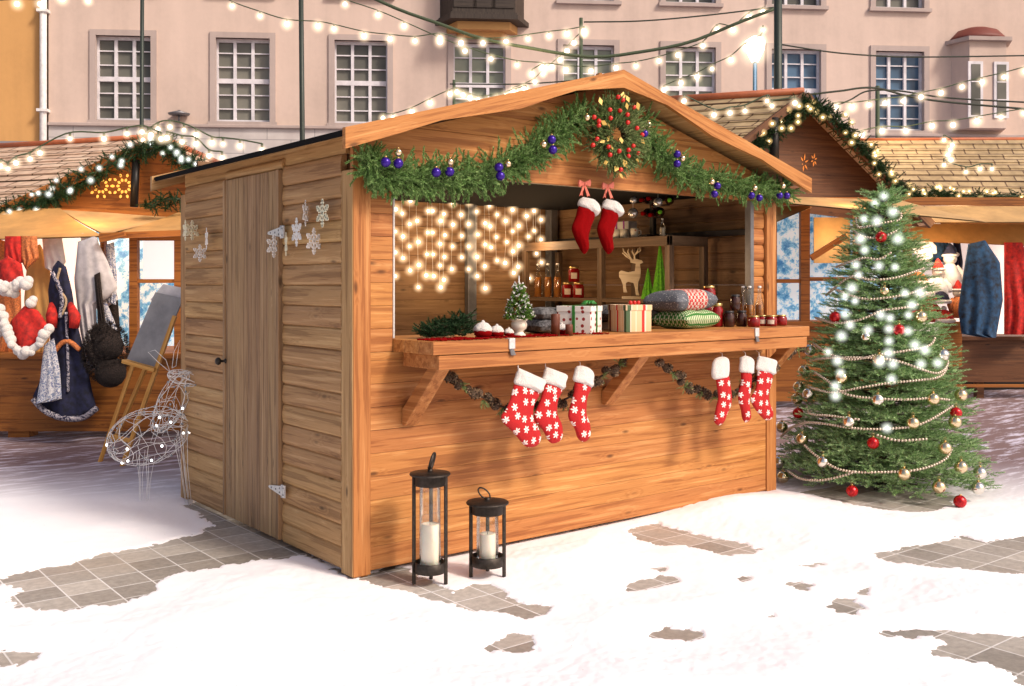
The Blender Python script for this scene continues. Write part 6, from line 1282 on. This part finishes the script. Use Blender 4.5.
# ---- stall C at the far right
dC = 13.6; sc_ = thing('market_stall', 'stall with pale scalloped shingle roof selling dolls and hats', 'market stall', P(960, 400, 13.4)*[1, 1, 0])
a_, c_, e_, f_ = P(850, 140, dC+1.3), P(1055, 139, dC+1.3), P(1085, 196, dC), P(880, 194, dC)
b = MB(); slope(b, a_, c_, e_, f_, 9); b.build('roof', 'shingles_yellow', sc_)
b = MB(); b.tube([a_, c_], .03, 8); b.build('ridge_cap', 'ridge_red', sc_)
b = MB(); wpanel(b, 975, 979, P(0, 200, dC)[2], P(0, 140, dC)[2], dC+1.6, .05); wpanel(b, 900, 1085, P(0, 237, dC)[2], P(0, 200, dC)[2], dC+.2, .05); b.build('gable_wall', 'wood_stall', sc_)
b = MB(); sheet(b, P(905, 200, dC-.05), P(1085, 198, dC-.05), P(1085, 222, dC-.9), P(905, 222, dC-.9), .02); b.build('awning', 'canvas_pale', sc_)
b = MB(); sheet(b, P(905, 224, dC-.2), P(1085, 224, dC-.2), P(1085, 248, dC-.5), P(905, 240, dC-.5), .02); b.build('valance', 'canvas', sc_)
zcC = P(0, 340, dC-.3)[2]
b = MB(); wpanel(b, 903, 1085, .25, zcC, dC-.3); wpanel(b, 903, 1085, zcC, zcC+.05, dC-.36, .7); b.build('counter_front', 'wood_stall_dark', sc_)
b = MB(); wpanel(b, 940, 962, zcC-.35, zcC+.25, dC-.42, .05); wpanel(b, 903, 1085, P(0, 387, dC-.3)[2], P(0, 384, dC-.3)[2], dC-.34, .03); b.build('shelf_box', 'wood_stall', sc_)
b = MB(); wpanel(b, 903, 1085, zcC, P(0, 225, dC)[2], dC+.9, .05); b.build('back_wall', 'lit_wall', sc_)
b = MB(); wpanel(b, 977, 984, 0, .26, dC-.25, .1); wpanel(b, 910, 917, 0, .26, dC-.25, .1); b.build('leg', 'wood_stall_dark', sc_)
b = MB(); wpanel(b, 903, 1085, 0.02, .3, dC+.8, .1); b.build('back_board', 'rack', sc_)  # black sheet in place of the shade beneath this stall
light('POINT', 'stall_lamp_glow', P(940, 250, dC-.5), 26., (1, .75, .5), shadow_soft_size=.2); light('POINT', 'stall_lamp_glow', P(960, 222, dC-1.1), 8., (1, .6, .25), shadow_soft_size=.12)
GC = [P(912, 196, dC-.2), P(940, 193, dC-.2), P(960, 197, dC-.2), P(1000, 196, dC-.2), P(1060, 197, dC-.2)]
fpline('fir_garland', 'dark fir trim hanging at the eave of the scalloped roof', GC, n=260, rad=.08, grp='dark fir trims on the stalls'); sprinkle('chain of warm lights in the eave trim of the scalloped roof', GC, 24, .08, blw)
strand('short string of golden bulbs on the scalloped roof', [(944, 140), (952, 145), (950, 150), (948, 155), (951, 160), (944, 165), (966, 172), (980, 169), (992, 169)], dC-.1, bm2)
def doll(label, px, py, d, h, body, hat, grp='dolls on the stall counter'):
    c = P(px, py, d); g = thing('soft_doll', label, 'doll', c, group=grp)
    b = MB(); b.lathe([(h*.16, 0), (h*.24, h*.1), (h*.22, h*.3), (h*.13, h*.52), (h*.08, h*.58)], c, 14); 
    for s_ in (-1, 1): b.tube([c+RT*s_*h*.12+UP*h*.5, c+RT*s_*h*.26+UP*h*.34-FW*h*.05, c+RT*s_*h*.24+UP*h*.2-FW*h*.12], [h*.07, h*.06, h*.05], 8)
    b.build('body', body, g); b = MB(); b.sphere(c+UP*h*.68, h*.14, 12, 9); b.sphere(c+UP*h*.66-FW*h*.14, h*.03, 6, 5); b.build('head', 'ceramic', g)
    b = MB(); b.lathe([(h*.15, h*.74), (h*.13, h*.82), (h*.06, h*.95), (.005, h*1.02)], c, 12); b.build('hat', hat, g); b = MB(); b.tube([c+UP*h*.75+RT*cos(t)*h*.14+FW*sin(t)*h*.14 for t in np.linspace(0, 2*pi, 14)], h*.035, 6); b.build('hat_trim', 'plush', g)
doll('white doll with red hat sitting highest on the counter', 922, 262, dC-.1, .58, 'linen', 'red_cloth'); doll('doll in white with red hat in the middle of the counter', 938, 300, dC-.3, .55, 'linen', 'red_cloth'); doll('doll with red coat and dark hat at the counter front', 928, 322, dC-.4, .50, 'red_cloth', 'navy'); doll('doll with white coat and navy hat beside the blue coat', 950, 290, dC-.2, .62, 'linen', 'navy'); doll('small red doll next to the tree branches', 914, 326, dC-.4, .46, 'red_cloth', 'red_cloth')
doll('doll in blue coat at the back of the counter', 936, 262, dC+.1, .6, 'blue_velvet', 'linen'); doll('doll with orange coat half behind the blue coat', 958, 318, dC-.35, .5, 'orange_cloth', 'red_cloth')
flatgarment('hanging_scarf', 'striped orange scarf hanging behind the dolls', 'scarf', [(904, 240), (914, 240), (918, 262), (916, 296), (906, 298)], dC+.5, 'orange_cloth', .05, 'scarves in the doll stall')
flatgarment('hanging_scarf', 'white scarf hanging in the middle of the doll stall', 'scarf', [(941, 240), (950, 240), (955, 262), (953, 275), (943, 274)], dC+.6, 'linen', .05, 'scarves in the doll stall')
flatgarment('hanging_scarf', 'navy scarf hanging next to the blue velvet coat', 'scarf', [(953, 241), (960, 240), (963, 262), (961, 290), (955, 286)], dC+.6, 'navy', .05, 'scarves in the doll stall')
flatgarment('hanging_coat', 'red coat hanging past the blue velvet coat', 'coat', [(1004, 242), (1022, 242), (1034, 270), (1036, 335), (1004, 335)], dC-.5, 'red_cloth', .10, None)
flatgarment('hanging_coat', 'deep blue velvet coat hanging at the end of the doll stall', 'coat', [(968, 244), (985, 240), (1000, 262), (1003, 300), (996, 338), (962, 337), (958, 310), (963, 275)], dC-.75, 'blue_velvet', .10, None)
b = MB(); 
for nm_, lb, px, py, d_, r_, mt in (('knitted_hat', 'red knitted hat on the counter pile of the doll stall', 944, 322, dC-.42, .12, 'red_cloth'), ('knitted_hat', 'black knitted hat lying above the red one', 940, 303, dC-.38, .12, 'navy'), ('knitted_hat', 'white knitted hat beside the black one', 925, 300, dC-.36, .13, 'linen'), ('knitted_hat', 'blue knitted hat hanging high by the white scarf', 947, 256, dC+.1, .13, 'blue_velvet'), ('knitted_hat', 'orange knitted hat close to the tree tip branches', 918, 284, dC-.2, .12, 'orange_cloth')):
    c = P(px, py, d_); g = thing(nm_, lb, 'hat', c, group='knitted hats in the doll stall'); q = MB(); q.lathe([(r_, 0), (r_*1.05, r_*.3), (r_*.85, r_*.9), (r_*.4, r_*1.3), (.01, r_*1.4)], c, 16, fold=8, amp=.05); q.build('crown', mt, g)
    q = MB(); q.tube([c+RT*cos(t)*r_+FW*sin(t)*r_+UP*.02 for t in np.linspace(0, 2*pi, 18)], r_*.22, 8); q.build('cuff', 'plush' if mt != 'linen' else 'red_cloth', g)
    q = MB(); q.sphere(c+UP*r_*1.5, r_*.3, 10, 8); q.build('pompom', 'plush', g)

# ---- easel
e0 = P(118, 462, 8.6); es = thing('easel', 'wooden easel holding a grey blackboard beside the clothes stall', 'easel', P(115, 466, 8.6)*[1, 1, 0])
def ground_pt(px, py): return PZ(px, py, .03)
top = P(176, 300, 8.3); tl = ground_pt(100, 462); tm = ground_pt(122, 467)
b = MB(); b.bar(tl, P(134, 362, 8.55), .035, .03); b.bar(P(134, 362, 8.55), P(136, 345, 8.5), .03, .03); b.build('leg', 'easel', es)
b = MB(); b.bar(tm, P(175, 316, 8.25), .035, .03); b.build('leg', 'easel', es)
bk = P(148, 368, 8.9); b = MB(); b.bar(P(114, 442, 8.75), P(149, 360, 8.6), .03, .03); b.build('leg', 'easel', es)
b = MB(); b.bar(P(110, 436, 8.5), P(131, 441, 8.4), .03, .03); b.build('crossbar', 'easel', es)
b = MB(); b.bar(P(124, 361, 8.35), P(156, 370, 8.25), .06, .03); b.build('tray', 'easel', es)
A, B2, C2, D2 = P(126, 361, 8.42), P(154, 368, 8.34), P(182, 300, 8.4), P(155, 292, 8.48); nn = nrm(np.cross(B2-A, D2-A)); nn = nn if np.dot(nn, CAM-A) > 0 else -nn
bd = MB(); bd.obox(A, B2-A, D2-A, -nn*.015); o = tag(bd.build('blackboard', 'slate', bevel=.004), 'grey blackboard panel resting on the easel tray', 'blackboard'); rebase(o, A)
A, B2, D2 = P(150, 300, 8.5), P(176, 305, 8.42), P(163, 284, 8.52); bd = MB(); bd.obox(A, B2-A, D2-A, nn*-.015); o = tag(bd.build('blackboard', 'grey_coat', bevel=.004), 'paler second board leaning behind the top of the blackboard', 'blackboard'); rebase(o, A)

# ---- wire deer
M['wire_lit'] = plain('lit_white_wire', (.9, .9, .9), .4, bump=0, Emission_Color=(1, .97, .92, 1), Emission_Strength=.18); M['wire_lit'].cycles.emission_sampling = 'NONE'
wd = thing('wire_deer', 'white wire deer with bead lights standing at the rear corner of the hut', 'light figure', PZ(160, 506, .03))
d0 = 7.05; bc = P(148, 436, d0)
def webbing(c, ax, ay, az, ra, rb, rc, nm, npz, wr=.002, seed=1):
    rg = random.Random(seed); b = MB(); nodes = []; ph = [rg.uniform(0, 6) for _ in range(40)]
    def S_(u, v): u2 = u+.12*sin(3*v+ph[0]); return c+ax*ra*cos(v)*1.0+ay*rb*sin(v)*cos(u2)+az*rc*sin(v)*sin(u2)
    for i in range(nm):
        u = 2*pi*i/nm; b.tube([S_(u+.35*sin(3*v+ph[i % 40])*.6, v) for v in np.linspace(.1, pi-.1, 13)], wr, 4)
    for i in range(npz):
        v = pi*(i+1)/(npz+1); b.tube([S_(u, v+.12*sin(4*u+ph[i])) for u in np.linspace(0, 2*pi, 17)], wr, 4)
        for u in np.linspace(0, 2*pi, 7)[:-1]: nodes.append(S_(u+ph[i], v))
    for i in range(nm*2):
        u, v = rg.uniform(0, 6.28), rg.uniform(.3, 2.8); b.tube([S_(u, v), S_(u+.5, v+.25), S_(u+.8, v-.1)], wr*.8, 4)
    return b, nodes
nodes = []
ax = nrm(RT*.95+UP*.32); 
b, n_ = webbing(bc, ax, nrm(np.cross(FW, ax)), FW, .30, .20, .15, 12, 7, seed=3); b.build('body', 'pearl', wd); nodes += n_
nk = P(172, 402, d0); ax2 = nrm(P(182, 380, d0)-P(162, 420, d0)); b, n_ = webbing(nk, ax2, nrm(np.cross(FW, ax2)), FW, .24, .10, .08, 8, 5, seed=5); b.build('neck', 'pearl', wd); nodes += n_
hd = P(184, 378, d0-.05); ax3 = nrm(RT-UP*.25); b, n_ = webbing(hd, ax3, nrm(np.cross(FW, ax3)), FW, .12, .055, .05, 8, 4, seed=8); b.build('head', 'pearl', wd); nodes += n_
for q in ([(170, 372), (158, 362), (148, 352), (155, 350), (166, 360)], [(172, 368), (174, 352), (180, 340), (178, 352), (176, 366)]):
    b = MB(); b.tube([P(x, y, d0) for x, y in q+[q[0]]], .002, 4); b.build('ear', 'pearl', wd)
for x0, y0, x1, y1, dz in ((140, 450, 141, 506, 0), (150, 455, 147, 508, .15), (178, 440, 187, 504, -.1), (182, 430, 190, 506, -.12)):
    b = MB(); a_, c_ = P(x0, y0, d0+dz*.5), P(x1, y1, d0-.05)
    for k_ in range(3): o_ = RT*.012*cos(k_*2.1)+FW*.012*sin(k_*2.1); b.tube([a_+o_*3, (a_+c_)/2+o_, c_+o_], .0018, 4)
    for t in np.linspace(.1, 1, 8): nodes.append(a_*(1-t)+c_*t+RT*random.uniform(-.02, .02))
    b.build('leg', 'pearl', wd)
for i, p in enumerate(nodes):
    if i < 80: b = MB(); b.sphere(p, .009, 8, 6); b.build('bead_light', 'led' if i % 5 == 0 else 'pearl_dot', wd)
